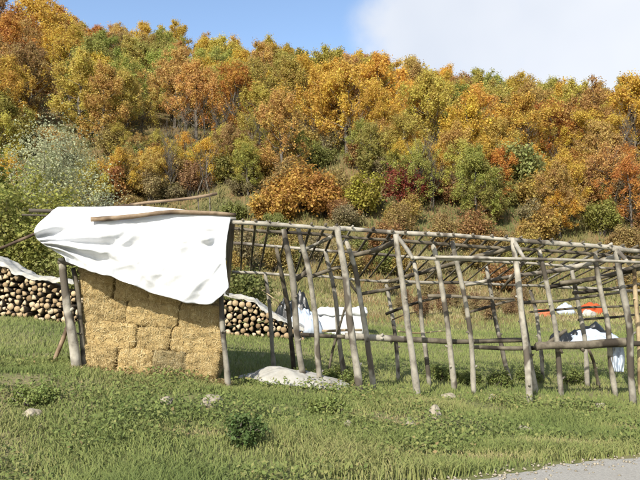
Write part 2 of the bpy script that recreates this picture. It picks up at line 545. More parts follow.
# verge next to the road: long, soft
X, Y = scatter(-6.5, 8.5, 4.9, 10.0, 210000)
e = road_edge(X)
keep = (Y > e + 0.02 + 0.25 * RNG.random(len(X)) * patchy(X, Y, 4)) & (RNG.random(len(X)) < np.clip(1.9 * patchy(X, Y, 2.3, 2) * (0.55 + 0.6 * patchy(X, Y, 5.1, 4)) - 0.12, 0.04, 1))
X, Y = X[keep], Y[keep]
near = 1 - sstep(0.4, 2.4, Y - road_edge(X))
H = (0.06 + 0.06 * RNG.random(len(X)) + 0.11 * near * (0.4 + patchy(X, Y, 1.3, 1))) * (0.7 + 0.6 * patchy(X, Y, 2.9))
T = tint_of(X, Y, 0.42 - 0.04 * near, 0.50)
for sx, sy, sw, sh in ((-1.4, 6.95, 0.5, 0.16), (0.9, 7.9, 0.6, 0.2), (2.6, 7.2, 0.7, 0.2), (-3.4, 7.6, 0.4, 0.2), (1.6, 6.6, 0.9, 0.15), (3.9, 8.0, 0.6, 0.25)):
    w_ = np.exp(-((X - sx) / sw) ** 2 - ((Y - sy) / sh) ** 2)
    T = np.clip(T + 0.5 * w_, 0, 1); H = H * (1 - 0.45 * w_)
tag(blades('verge_grass', X, Y, H, 0.008 + 0.006 * RNG.random(len(X)), T, 0.25 + 0.6 * RNG.random(len(X)), MAT['grass']),
    'rough green and straw coloured grass on the road verge', 'grass', kind='stuff')
# meadow behind and under the rack
X, Y = scatter(-14, 16, 9.6, 20, 150000)
keep = np.abs(X) < 0.62 * Y + 1.5
X, Y = X[keep], Y[keep]
T = tint_of(X, Y, 0.40, 0.35, 4)
tag(blades('meadow_grass', X, Y, 0.05 + 0.06 * RNG.random(len(X)), 0.016 + 0.01 * RNG.random(len(X)), T, 0.3 + 0.5 * RNG.random(len(X)), MAT['grass'], seg=1),
    'short green meadow grass around and behind the pole rack', 'grass', kind='stuff')
X, Y = scatter(-24, 26, 19.5, 36, 60000)
keep = np.abs(X) < 0.62 * Y + 1.5
X, Y = X[keep], Y[keep]
T = np.clip(tint_of(X, Y, 0.50, 0.4, 7) + 0.30 * sstep(20, 25, Y), 0, 1)
tag(blades('far_meadow_grass', X, Y, 0.09 + 0.16 * RNG.random(len(X)) * sstep(20, 33, Y) + 0.03, 0.03 + 0.02 * RNG.random(len(X)), T, 0.3 + 0.4 * RNG.random(len(X)), MAT['grass'], seg=1),
    'yellowing grass at the far side of the meadow', 'grass', kind='stuff')
X, Y = scatter(-22, 24, 19.5, 35, 70000)
keep = (np.abs(X) < 0.62 * Y + 1.5) & ~((X > 8.5) & (X < 12.5) & (Y < 28)) & (RNG.random(len(X)) < sstep(20.0, 23.5, Y + 1.5 * patchy(X, Y, 0.9, 2)) * (0.25 + patchy(X, Y, 1.1, 8)))
X, Y = X[keep], Y[keep]
T = np.clip(0.42 + 0.7 * (patchy(X, Y, 0.7, 5) - 0.5) + RNG.normal(0, 0.16, len(X)), 0, 1)
tag(blades('dry_weeds', X, Y, 0.08 + 0.26 * RNG.random(len(X)) * patchy(X, Y, 0.9, 4), 0.025 + 0.02 * RNG.random(len(X)), T, 0.1 + 0.3 * RNG.random(len(X)), MAT['dry_grass'], seg=1),
    'brown dried weeds standing between the meadow and the hillside', 'weeds', kind='stuff')
# hillside: dry grass and bracken
X, Y = scatter(-48, 48, 31, 68, 130000)
keep = (np.abs(X) < 0.62 * Y + 2) & (RNG.random(len(X)) < 0.3 + patchy(X, Y, 0.5, 3))
X, Y = X[keep], Y[keep]
T = np.clip(0.34 + 0.8 * (patchy(X, Y, 0.33, 5) - 0.5) + RNG.normal(0, 0.17, len(X)), 0, 1)
tag(blades('hillside_grass', X, Y, 0.25 + 0.5 * RNG.random(len(X)) * patchy(X, Y, 0.6, 1), 0.06 + 0.05 * RNG.random(len(X)), T, 0.2 + 0.4 * RNG.random(len(X)), MAT['dry_grass'], seg=1),
    'dry tan and olive grass covering the lower hillside', 'grass', kind='stuff')

# ------------------------------------------------------------------ leaf-by-leaf foliage
def leaf_quads(C, Nrm, size, rng, elong=1.5, fold=0.15):
    """diamond leaves at points C facing Nrm"""
    N = len(C)
    a = np.cross(Nrm, rng.normal(size=(N, 3)))
    a /= np.linalg.norm(a, axis=1)[:, None] + 1e-9
    b = np.cross(Nrm, a)
    s = size[:, None]
    P0 = C - a * s * elong / 2
    P2 = C + a * s * elong / 2
    P1 = C + b * s / 2 + Nrm * s * fold
    P3 = C - b * s / 2 + Nrm * s * fold
    V = np.stack([P0, P1, P2, P3], 1).reshape(-1, 3)
    F = np.arange(N)[:, None] * 4 + np.array([[0, 1, 2, 3]])
    return V, F
def cluster_leaves(centers, radii, per, size, rng, up=0.5, flat=1.15, elong=1.5):
    Cs, Ns, Ts, Sz = [], [], [], []
    for c, r in zip(centers, radii):
        n = int(per * (r / np.mean(radii)) ** 2 * rng.uniform(0.7, 1.3)) + 3
        d = rng.normal(size=(n, 3)); d /= np.linalg.norm(d, axis=1)[:, None]
        rad = r * np.clip(np.abs(rng.normal(0.62, 0.42, n)), 0.05, 1.55)
        p = c + d * rad[:, None] * np.array([1, 1, flat])
        nm = d * 0.6 + np.array([0, 0, up]) + rng.normal(size=(n, 3)) * 0.55
        nm /= np.linalg.norm(nm, axis=1)[:, None]
        Cs.append(p); Ns.append(nm)
        Ts.append(np.clip(rng.uniform(0.32, 0.68) + rng.normal(0, 0.17, n), 0, 1))
        Sz.append(size * rng.uniform(0.6, 1.4, n))
    V, F = leaf_quads(np.concatenate(Cs), np.concatenate(Ns), np.concatenate(Sz), rng, elong)
    return V, F, np.concatenate(Ts)
def tube_batch(list_of):
    VV, FF, TT, o = [], [], [], 0
    for pts, rad, sides in list_of:
        V, F, T = tube_data(pts, rad, sides, 0.0, 0, cap=False)
        VV.append(V); FF.append(F + o); o += len(V)
    return np.concatenate(VV), np.concatenate(FF)

def make_tree_meshes(seed, H=8.0, W=4.6, low=0.22, n_limb=15, per=90, leaf=0.2, narrow=1.0):
    rg = random.Random(seed); rng = np.random.default_rng(seed)
    tubes, cen, rad = [], [], []
    pts, p = [], Vector((0, 0, -0.3))
    nseg = 8
    lean = Vector((rg.uniform(-0.06, 0.06), rg.uniform(-0.06, 0.06), 0))
    for i in range(nseg + 1):
        t = i / nseg
        pts.append(Vector((rg.uniform(-0.1, 0.1) * t * 2, rg.uniform(-0.1, 0.1) * t * 2, -0.3 + t * (H * 0.86 + 0.3))) + lean * H * t)
    tubes.append((pts, [0.16 * (1 - 0.85 * i / nseg) + 0.015 for i in range(nseg + 1)], 7))
    for k in range(n_limb):
        t = low + (0.92 - low) * ((k + rg.random() * 0.8) / n_limb)
        az = k * 2.4 + rg.uniform(-0.6, 0.6)
        f = t * nseg; i = min(int(f), nseg - 1)
        st = pts[i].lerp(pts[i + 1], f - i)
        prof = math.sin(math.pi * min(1, 0.30 + 0.72 * (t - low) / (0.95 - low))) ** 0.8
        L = W / 2 * prof * rg.uniform(0.7, 1.2) * narrow + 0.3
        d = Vector((math.cos(az), math.sin(az), rg.uniform(0.35, 0.9)))
        lp, q = [st], st.copy()
        for s in range(4):
            q = q + Vector((d.x, d.y, d.z * (0.6 + 0.25 * s))) * (L / 4) + Vector((rg.uniform(-1, 1), rg.uniform(-1, 1), rg.uniform(-0.5, 0.8))) * 0.08 * L
            lp.append(q.copy())
        r0 = 0.055 * (1 - 0.5 * t)
        tubes.append((lp, [r0, r0 * 0.8, r0 * 0.6, r0 * 0.4, r0 * 0.15], 5))
        for s in (2, 3, 4):
            for _ in range(2 if s > 2 else 1):
                off = Vector((rg.uniform(-1, 1), rg.uniform(-1, 1), rg.uniform(-0.4, 0.8))) * (0.42 * L if s < 4 else 0.30 * L)
                e_ = lp[s] + off
                tubes.append(([lp[s], lp[s].lerp(e_, 0.5) + Vector((0, 0, 0.06)), e_], [r0 * 0.35, r0 * 0.22, 0.006], 4))
                cen.append(np.array(e_)); rad.append(rg.uniform(0.20, 0.56))
    for _ in range(5):
        cen.append(np.array(pts[-1]) + np.array([rg.uniform(-0.5, 0.5), rg.uniform(-0.5, 0.5), rg.uniform(-0.3, 0.7)])); rad.append(rg.uniform(0.3, 0.55))
    tv, tf = tube_batch(tubes)
    lv, lf, lt = cluster_leaves(cen, rad, per, leaf, rng)
    tm = np_mesh('trunk', tv, [tf], smooth=True); tm.materials.append(MAT['tree_bark'])
    lm = np_mesh('crown', lv, [lf], lt); lm.materials.append(MAT['leaf'])
    return tm, lm
def make_shrub_meshes(seed, H=2.0, W=2.4, n_stem=16, per=70, leaf=0.12, upright=0.5):
    rg = random.Random(seed); rng = np.random.default_rng(seed)
    tubes, cen, rad = [], [], []
    for k in range(n_stem):
        az = k * 2.4 + rg.uniform(-0.5, 0.5)
        out = rg.uniform(0.15, 1.0) * W / 2
        h = H * rg.uniform(0.6, 1.0) * (1 - 0.45 * (out / (W / 2)) ** 2)
        b = Vector((math.cos(az) * 0.12 * W * rg.random(), math.sin(az) * 0.12 * W * rg.random(), -0.08))
        tip = Vector((math.cos(az) * out, math.sin(az) * out, h))
        mid = b.lerp(tip, 0.5) + Vector((rg.uniform(-0.1, 0.1), rg.uniform(-0.1, 0.1), h * 0.15 * upright))
        tubes.append(([b, mid, tip], [0.022, 0.014, 0.004], 4))
        for t in (0.45, 0.7, 0.88, 1.0):
            p = (b.lerp(mid, t * 2) if t < 0.5 else mid.lerp(tip, t * 2 - 1)) + Vector((rg.uniform(-1, 1), rg.uniform(-1, 1), rg.uniform(-0.6, 0.6))) * 0.1 * W
            cen.append(np.array(p)); rad.append(rg.uniform(0.10, 0.19) * (H + W) / 2)
    tv, tf = tube_batch(tubes)
    lv, lf, lt = cluster_leaves(cen, rad, per, leaf, rng)
    sm = np_mesh('stems', tv, [tf], smooth=True); sm.materials.append(MAT['tree_bark'])
    lm = np_mesh('foliage', lv, [lf], lt); lm.materials.append(MAT['shrub_leaf'])
    return sm, lm
def make_bare_meshes(seed, H=6.0):
    rg = random.Random(seed)
    tubes, twigs = [], []
    for s in range(rg.randint(2, 4)):
        b = Vector((rg.uniform(-0.5, 0.5), rg.uniform(-0.5, 0.5), -0.2))
        h = H * rg.uniform(0.65, 1.0)
        pts = [b + Vector((rg.uniform(-0.12, 0.12) * i, rg.uniform(-0.12, 0.12) * i, h * i / 5)) for i in range(6)]
        tubes.append((pts, [0.05, 0.042, 0.034, 0.026, 0.018, 0.008], 5))
        for k in range(16):
            t = rg.uniform(0.25, 1.0) * 5
            i = min(int(t), 4)
            st = pts[i].lerp(pts[i + 1], t - i)
            az = rg.uniform(0, 6.28)
            L = H * 0.2 * rg.uniform(0.5, 1.1)
            e_ = st + Vector((math.cos(az) * 0.55, math.sin(az) * 0.55, 0.9)) * L
            twigs.append(([st, st.lerp(e_, 0.5) + Vector((0, 0, -0.05)), e_], [0.016, 0.012, 0.005], 3))
            for _ in range(3):
                s2 = st.lerp(e_, rg.uniform(0.3, 0.95))
                az = rg.uniform(0, 6.28)
                e2 = s2 + Vector((math.cos(az) * 0.5, math.sin(az) * 0.5, 0.9)) * L * 0.55
                twigs.append(([s2, e2], [0.010, 0.004], 3))
    tv, tf = tube_batch(tubes); wv, wf = tube_batch(twigs)
    a = np_mesh('trunk', tv, [tf], smooth=True); a.materials.append(MAT['tree_bark'])
    b = np_mesh('twigs', wv, [wf], smooth=True); b.materials.append(MAT['tree_bark'])
    return a, b

def plant(name, meshes, partnames, loc, s, rz, colour, sz=1.0):
    r = empty(name, loc)
    r.scale = (s, s, s * sz)
    r.rotation_euler = (0, 0, rz)
    for me, pn in zip(meshes, partnames):
        o = obj(pn, me, None, r)
        if pn in ('crown', 'foliage'): o.color = (*colour, 1)
    return r

PALETTE = [  # name, base colour, weight
    ('golden yellow', (0.58, 0.39, 0.075), 0.25),
    ('olive yellow', (0.47, 0.385, 0.095), 0.31),
    ('ochre brown', (0.50, 0.335, 0.11), 0.17),
    ('rust orange', (0.48, 0.235, 0.06), 0.055),
    ('yellow green', (0.34, 0.335, 0.085), 0.15),
    ('dull russet', (0.41, 0.255, 0.11), 0.06)]
def pick_colour(rg, bias=None):
    w = [p[2] for p in PALETTE]
    if bias is not None: w = [a * b for a, b in zip(w, bias)]
    i = rg.choices(range(len(PALETTE)), w)[0]
    c = PALETTE[i][1]
    k = rg.uniform(0.82, 1.18)
    return PALETTE[i][0], tuple(min(1, x * k * rg.uniform(0.93, 1.07)) for x in c)

tree_vars = [make_tree_meshes(100 + i, 8.0, [4.2, 4.8, 3.7, 4.6, 4.0, 5.0, 3.3, 4.3][i], [0.12, 0.18, 0.1, 0.2, 0.14, 0.18, 0.08, 0.14][i],
                              [20, 23, 19, 22, 20, 24, 19, 21][i], [150, 160, 140, 155, 95, 160, 145, 80][i], 0.10) for i in range(8)]
shrub_vars = [make_shrub_meshes(300 + i, [2.0, 2.6, 1.6, 2.2, 3.0][i], [2.6, 2.4, 2.4, 3.0, 2.6][i], [18, 16, 18, 20, 16][i], [100, 95, 100, 100, 70][i], 0.09) for i in range(5)]
bare_vars = [make_bare_meshes(500 + i, 5.5 + i * 0.5) for i in range(4)]

# --- the wooded hillside
trg = random.Random(21)
trees = []
spacing = 4.45
y = 47.0
row = 0
while y < 100:
    half = 0.58 * y + 3
    x = -half + (row % 2) * spacing / 2
    while x < half:
        px_, py_ = x + trg.uniform(-1.5, 1.5), y + trg.uniform(-1.6, 1.6)
        u = 320 + 640 * px_ / py_
        keep = True
        if y < 52 and trg.random() < 0.35: keep = False
        if y < 56 and 150 < u < 250 and trg.random() < 0.6: keep = False
        if keep:
            s = trg.uniform(0.72, 1.08)
            if u < 90 and y < 75: s *= 1.12
            trees.append((px_, py_, s, u))
        x += spacing * trg.uniform(0.9, 1.12)
    y += spacing * 0.92
    row += 1
for k in range(34):       # smaller trees running down the slope on the right and far left
    u = trg.uniform(400, 660) if k < 28 else trg.uniform(-20, 130)
    py_ = trg.uniform(39, 48)
    trees.append(((u - 320) / 640 * py_, py_, trg.uniform(0.42, 0.66), u))
for k in range(30):       # thin-leaved young trees where the wood meets the slope
    u = trg.uniform(110, 420); py_ = trg.uniform(44, 51)
    if 255 < u < 385 and py_ < 46.5: continue
    trees.append(((u - 320) / 640 * py_, py_, trg.uniform(0.40, 0.62), u))
for u, py_, sc in ((4, 78, 1.45), (30, 84, 1.5), (52, 90, 1.35), (-22, 82, 1.5), (66, 94, 1.1)):   # the tall trees in the upper left corner
    trees.append(((u - 320) / 640 * py_, py_, sc, u))
forest = []
for (x, y, s, u) in trees:
    bias = None
    if u < 80 and y > 60: bias = [1.6, 0.4, 1.2, 4.0, 0.3, 1.5]
    elif 330 < u < 470 and y > 80: bias = [1.2, 0.6, 0.8, 2.6, 0.8, 0.8]
    elif 520 < u: bias = [0.8, 0.8, 1.8, 1.3, 0.7, 1.4]
    elif 180 < u < 420: bias = [1.3, 1.5, 0.9, 0.5, 1.1, 0.5]
    nm, colr = pick_colour(trg, bias)
    v = trg.randrange(8)
    if nm == 'dull russet' or (y < 51 and 100 < u < 430): v = trg.choice((4, 7))
    t = plant('deciduous_tree', tree_vars[v], ('trunk', 'crown'), (x, y, gz(x, y) - 0.05), s, trg.uniform(0, 6.28), colr, trg.uniform(0.92, 1.15))
    forest.append((t, nm, x, y, s))
ORD = ['first', 'second', 'third', 'fourth', 'fifth', 'sixth', 'seventh', 'eighth', 'ninth', 'tenth', 'eleventh', 'twelfth', 'thirteenth',
       'fourteenth', 'fifteenth', 'sixteenth', 'seventeenth', 'eighteenth', 'nineteenth', 'twentieth']
TENS = {2: 'twenty', 3: 'thirty', 4: 'forty', 5: 'fifty', 6: 'sixty', 7: 'seventy', 8: 'eighty', 9: 'ninety'}
def ordinal(i):
    if i < 20: return ORD[i]
    t, u = TENS[(i + 1) // 10], (i + 1) % 10
    return t + '-' + ORD[u - 1] if u else t[:-1] + 'ieth'
BANDS = [(0, 54, 'at the foot of the wood'), (54, 64, 'low in the wood'), (64, 76, 'half way up the wood'),
         (76, 88, 'high in the wood'), (88, 200, 'on the skyline')]
buckets = {}
for t, nm, x, y, s in forest:
    band = next(b for b in BANDS if b[0] <= y < b[1])[2]
    buckets.setdefault((band, nm), []).append((x / y, t))
for (band, nm), lst in buckets.items():
    lst.sort(key=lambda q: q[0])
    for i, (_, t) in enumerate(lst):
        w_ = 'only' if len(lst) == 1 else ordinal(i)
        tag(t, f'{nm} tree {band}, {w_} such from the left', 'tree', 'trees of the autumn wood on the hillside')

# --- bare grey saplings at the wood's lower edge
srg = random.Random(5)
sap = []
for k in range(46):
    px_ = srg.uniform(120, 640); Y_ = srg.uniform(42, 56)
    if 255 < px_ < 400 and Y_ < 47: continue
    X_ = (px_ - 320) / 640 * Y_
    s_ = srg.uniform(0.5, 0.95)
    r_ = plant('bare_sapling', bare_vars[srg.randrange(4)], ('trunk', 'twigs'), (X_, Y_, gz(X_, Y_)), s_, srg.uniform(0, 6.28), (0.2, 0.15, 0.1))
    sap.append((px_, Y_, r_))
for band, a, b in (('at the foot of the wood', 0, 48.5), ('among the lowest trees', 48.5, 99)):
    sel = sorted([q for q in sap if a <= q[1] < b], key=lambda q: q[0])
    for i, q in enumerate(sel):
        tag(q[2], f'grey leafless clump of thin saplings {band}, {ordinal(i)} from the left', 'sapling', 'bare saplings below the wood')

# --- named shrubs on the lower slope (px, py base, Y, scale, variant, colour, label)
def shrub_at(px, py_top, Y, height, v, colour, label, wide=1.0, name='shrub'):
    X_ = (px - 320) / 640 * Y
    z = gz(X_, Y)
    H0 = [2.0, 2.6, 1.6, 2.2, 3.0][v]
    r_ = plant(name, shrub_vars[v], ('stems', 'foliage'), (X_, Y, z - 0.02), 1, random.uniform(0, 6.28), colour)
    k = height / H0
    r_.scale = (k * wide, k * wide, k)
    tag(r_, label, 'shrub', 'shrubs on the slope below the wood')
    return r_
shrub_at(300, 0, 42, 3.0, 3, (0.476, 0.280, 0.070), 'broad golden tan bush above the left end of the rack', 1.15)
shrub_at(322, 0, 41, 2.6, 0, (0.434, 0.238, 0.063), 'golden brown bush touching the broad golden tan one on its right', 1.0)
shrub_at(272, 0, 40.5, 2.0, 2, (0.462, 0.280, 0.070), 'small golden bush at the left foot of the broad golden tan one')
shrub_at(366, 0, 41, 2.9, 1, (0.322, 0.280, 0.049), 'rounded olive yellow bush right of the golden bushes')
shrub_at(404, 0, 42, 3.0, 4, (0.238, 0.063, 0.039), 'dark red sparse bush right of the olive yellow bush', 1.0)
shrub_at(424, 0, 43, 2.3, 4, (0.280, 0.084, 0.042), 'smaller dark red bush beside the taller dark red one')
shrub_at(520, 0, 45, 4.2, 1, (0.280, 0.294, 0.098), 'pale green tall bush amid brown scrub at centre right', 1.0)
shrub_at(488, 0, 41, 2.1, 0, (0.336, 0.210, 0.084), 'brown bush left below the pale green tall bush')
shrub_at(455, 0, 44, 2.4, 4, (0.308, 0.210, 0.119), 'grey brown sparse bush between red and pale green bushes')
shrub_at(603, 0, 40, 2.4, 1, (0.238, 0.231, 0.056), 'dark olive bush low on the slope at the right edge')
shrub_at(575, 0, 44, 3.0, 3, (0.350, 0.196, 0.077), 'ochre bush above and left of the dark olive bush')
shrub_at(632, 0, 43, 3.2, 4, (0.280, 0.238, 0.140), 'grey green sparse bush at the right edge of the picture')
shrub_at(540, 0, 39, 1.8, 2, (0.378, 0.252, 0.070), 'low yellow brown bush under the pale green tall bush')
shrub_at(105, 0, 44, 3.2, 1, (0.350, 0.168, 0.063), 'russet bush behind the silvery tree on the slope')
shrub_at(150, 0, 45, 2.4, 4, (0.336, 0.266, 0.126), 'pale dry bush on the slope right of the silvery tree')
shrub_at(132, 0, 36, 1.3, 2, (0.448, 0.336, 0.056), 'small yellow bush on the slope over the white sheet')
shrub_at(190, 0, 46, 2.6, 4, (0.308, 0.182, 0.091), 'brown sparse bush on the open slope over the sheet')
shrub_at(228, 0, 47, 2.2, 0, (0.238, 0.224, 0.063), 'olive bush on the open slope right of the sheet')
# small scrub all over the lower slope
scr = []
for k in range(165):
    px_ = srg.uniform(-30, 670); Y_ = srg.uniform(32, 47) if k < 100 else srg.uniform(43, 52)
    if 150 < px_ < 260 and 35 < Y_ < 43 and srg.random() < 0.6: continue
    colr = srg.choice([(0.33, 0.235, 0.09), (0.36, 0.28, 0.10), (0.26, 0.24, 0.07), (0.33, 0.19, 0.075), (0.40, 0.29, 0.085), (0.28, 0.235, 0.12), (0.24, 0.25, 0.075)])
    v = srg.randrange(5)
    X_ = (px_ - 320) / 640 * Y_
    r_ = plant('scrub_bush', shrub_vars[v], ('stems', 'foliage'), (X_, Y_, gz(X_, Y_)), srg.uniform(0.35, 0.85) if k < 100 else srg.uniform(0.7, 1.15), srg.uniform(0, 6.28), colr)
    scr.append((px_, Y_, r_))
for txt, a, b in (('at the foot of the slope', 0, 35.5), ('low on the open slope', 35.5, 39), ('higher on the open slope', 39, 43.5), ('just below the trees', 43.5, 47.5), ('under the lowest trees', 47.5, 99)):
    for i, q in enumerate(sorted([q for q in scr if a <= q[1] < b], key=lambda q: q[0])):
        tag(q[2], f'low scrubby bush {txt}, {ordinal(i)} from the left', 'bush', 'scrub bushes on the slope')

for k in range(22):       # twiggy brown weeds where the meadow ends behind the rack
    px_ = 385 + k * 6.6 + srg.uniform(-4, 4); Y_ = srg.uniform(22.5, 31)
    X_ = (px_ - 320) / 640 * Y_
    r_ = plant('brown_weed', shrub_vars[4], ('stems', 'foliage'), (X_, Y_, gz(X_, Y_)), srg.uniform(0.16, 0.34), srg.uniform(0, 6.28),
               srg.choice([(0.30, 0.20, 0.10), (0.27, 0.17, 0.085), (0.30, 0.235, 0.11)]))
    tag(r_, f'twiggy brown weed at the end of the meadow behind the rack, {ordinal(k)} from the left', 'weed', 'brown weeds at the end of the meadow')
# --- silvery tree and the green bushes behind the left wood pile
def leafy_group(name, px, Y, H, W, seed, per, leaf, colour, label, cat, nst=30, zsc=1.0):
    X_ = (px - 320) / 640 * Y
    ms = make_shrub_meshes(seed, H, W, nst, per, leaf, 0.8)
    r_ = plant(name, ms, ('stems', 'foliage'), (X_, Y, gz(X_, Y)), 1, 0.3 * seed, colour)
    tag(r_, label, cat, 'green bushes behind the left wood pile')
leafy_group('silver_tree', 48, 23.5, 6.3, 4.4, 31, 150, 0.055, (0.42, 0.43, 0.25), 'tall bush with silvery white leaves behind the left wood pile', 'tree', 34)
leafy_group('silver_tree', 103, 24.5, 3.9, 1.7, 32, 90, 0.05, (0.45, 0.45, 0.32), 'slender silvery sapling right of the tall silvery bush', 'tree', 16)
leafy_group('green_bush', 36, 21.0, 4.0, 3.6, 33, 90, 0.075, (0.33, 0.33, 0.075), 'yellow green bush in front of the tall silvery bush', 'bush', 28)
leafy_group('green_bush', 0, 19.5, 3.4, 3.0, 34, 100, 0.075, (0.29, 0.29, 0.075), 'green bush at the left edge over the wood pile', 'bush', 24)
leafy_group('green_bush', 84, 19.0, 2.4, 2.6, 35, 95, 0.065, (0.25, 0.26, 0.08), 'low olive bush just left of the white sheet', 'bush', 22)
leafy_group('green_bush', 128, 24, 2.6, 2.2, 36, 50, 0.10, (0.36, 0.30, 0.08), 'small yellowish bush peeping over the white sheet', 'bush', 16)
leafy_group('green_bush', -40, 21, 4.6, 3.6, 37, 80, 0.11, (0.16, 0.18, 0.04), 'green bush beyond the left edge beside the wood pile', 'bush', 24)
leafy_group('bramble_bush', 245, 19.5, 1.5, 1.8, 38, 60, 0.07, (0.17, 0.18, 0.055), 'dark green bush behind the right wood pile', 'bush', 18)

# ------------------------------------------------------------------ the rack of poles
root = empty('pole_rack', (2.4, 11.0, gz(2.4, 11.0)))
tag(root, 'long open rack of weathered grey poles with slanting roof rafters', 'rack')
WP, BP, FP, BR = MAT['weathered_pole'], MAT['barky_pole'], MAT['fresh_pole'], MAT['brown_pole']
def foot(px, py, d):
    p = at(px, py, d)
    p.z = gz(p.x, p.y) - 0.08
    return p
def post(pts, d_top, d_bot, w_bot, w_top, mat, name='post'):
    """pts: picture points top to bottom, widths in picture pixels"""
    n = len(pts) - 1
    ctrl = []
    for i, (a, b) in enumerate(pts):
        d = d_top + (d_bot - d_top) * i / n
        ctrl.append(foot(a, b, d) if i == n else at(a, b, d))
    k = ctrl[-1].y / 640
    return pole(name, ctrl[::-1], w_bot * k / 2 * 0.94, w_top * k / 2 * 0.94, mat, root)
# front row
post([(337, 226), (348, 300), (361, 394)], 0, 0, 8.2, 7.0, WP)
post([(396, 234), (406, 310), (418, 396)], 0, 0, 7.6, 6.2, WP)
post([(512, 238), (519, 287), (525, 340), (530, 401)], 0, 0, 7.2, 6.0, WP)
post([(616, 249), (624, 300), (629, 335), (633, 401)], 0, 0, 7.2, 6.2, WP)
post([(718, 256), (727, 330), (733, 405)], 0, 0, 7.2, 6.2, WP)
# second row
post([(284, 229), (292, 275), (297, 340), (306, 384)], 0.25, 0.7, 7.0, 5.6, WP)
post([(298, 228), (309, 270), (316, 320), (321, 386)], 0.1, 0.6, 6.6, 5.4, WP)
post([(346, 240), (355, 265), (362, 307), (370, 364), (375, 387)], 0.4, 0.7, 6.4, 5.2, WP)
post([(432, 241), (440, 278), (447, 316), (452, 357), (455, 388)], 0.3, 0.8, 6.4, 4.8, WP)
post([(452, 241), (462, 285), (468, 320), (473, 357), (474, 393)], 0.2, 0.6, 6.0, 4.8, WP)
post([(518, 286), (524, 322), (530, 357), (537, 391)], 0.6, 0.8, 6.6, 5.4, WP)
post([(539, 250), (547, 285), (553, 323), (558, 357), (562, 394)], 0.3, 0.7, 6.0, 4.6, WP)
post([(595, 252), (600, 287), (607, 327), (612, 360), (616, 391)], 0.3, 0.8, 6.0, 4.6, WP)
post([(633, 256), (636, 300), (638, 340), (641, 392)], 0.5, 0.8, 5.0, 4.2, FP)
post([(668, 262), (676, 320), (684, 394)], 0.3, 0.8, 6.0, 4.6, WP)
# back row
post([(265, 274), (269, 295), (271, 320), (275, 373)], 2.2, 2.2, 5.0, 4.0, WP)
post([(276, 246), (282, 272), (286, 300), (291, 330), (295, 372)], 1.1, 1.8, 5.2, 4.2, BP)
post([(325, 250), (330, 276), (336, 302), (341, 352), (346, 383)], 1.1, 1.3, 5.8, 4.2, WP)
post([(386, 284), (390, 305), (394, 330), (398, 381)], 2.2, 2.0, 4.6, 4.2, WP)
post([(414, 262), (419, 287), (421, 314), (424, 342), (430, 387)], 1.2, 1.4, 5.4, 4.2, WP)
post([(486, 266), (492, 294), (499, 336), (506, 366), (513, 387)], 1.5, 1.6, 5.0, 4.0, WP)
post([(530, 290), (537, 315), (540, 347), (543, 381)], 2.2, 2.2, 4.2, 3.8, WP)
post([(571, 264), (578, 304), (584, 337), (588, 388)], 1.5, 1.6, 5.2, 4.2, WP)
post([(648, 290), (656, 340), (660, 386)], 2.2, 2.2, 4.4, 4.0, WP)
# front top beam (two poles side by side), the roof's lower rails
def rail(name, pts, w0, w1, mat, crook=0.011):
    ctrl = [at(a, b, d) for a, b, d in pts]
    k = ctrl[0].y / 640
    return pole(name, ctrl, w0 * k / 2, w1 * k / 2, mat, root, crook)
rail('top_beam', [(230, 222, 0.0), (345, 229.5, 0.02)], 5.0, 4.2, WP, 0.008)
rail('top_beam', [(333, 228, 0.05), (520, 240.5, 0.0)], 4.6, 4.4, WP, 0.008)
rail('top_beam', [(505, 239, 0.06), (625, 249, 0.02)], 5.0, 5.0, WP, 0.008)
rail('top_beam', [(612, 249, 0.0), (720, 257, 0.02)], 5.0, 4.5, WP)
rail('purlin', [(229, 228, 0.35), (330, 236, 0.35), (402, 241, 0.3)], 3.6, 3.2, BP)
rail('purlin', [(392, 240, 0.3), (470, 246, 0.3), (560, 251, 0.3), (642, 258, 0.35)], 3.8, 3.4, BP)
rail('purlin', [(233, 243, 1.1), (320, 250, 1.1), (398, 256, 1.1)], 3.2, 3.0, WP)
rail('purlin', [(395, 256, 1.1), (480, 261, 1.1), (570, 266, 1.1), (650, 270, 1.1)], 3.0, 3.0, WP)
rail('back_rail', [(232, 272, 2.2), (330, 277, 2.2), (388, 282, 2.2)], 3.0, 2.8, WP)
rail('back_rail', [(380, 281, 2.15), (466, 283, 2.15), (545, 286, 2.15)], 3.4, 2.8, WP)
rail('back_rail', [(538, 286, 2.2), (600, 289, 2.2), (700, 294, 2.2)], 3.2, 3.0, WP)
# rafters
rr_ = random.Random(8)
a_top, a_bot = [at(231, 221, -0.05), at(345, 227, -0.05), at(400, 233, -0.05), at(515, 238, -0.05), at(720, 254, -0.05)], \
    [at(214, 271, 2.35), at(330, 276, 2.35), at(388, 281, 2.35), at(545, 285, 2.35), at(700, 293, 2.35)]
def at_x(line, X_):
    for p, q in zip(line[:-1], line[1:]):
        if X_ <= q.x or q is line[-1]:
            return p.lerp(q, (X_ - p.x) / (q.x - p.x))
X_ = -1.12
while X_ < 6.0:
    tp = at_x(a_top, X_ + rr_.uniform(-0.02, 0.02))
    bt = at_x(a_bot, X_ - SLANT * 2.4 + rr_.uniform(-0.04, 0.04))
    k = rr_.uniform(0.85, 1.25)
    lift = Vector((0, 0, 0.03))
    pole('rafter', [tp + lift, bt + lift], 0.021 * k, 0.015 * k, BP if rr_.random() < 0.75 else WP, root, 0.004, 6)
    X_ += rr_.choice([0.19, 0.23, 0.26, 0.31])
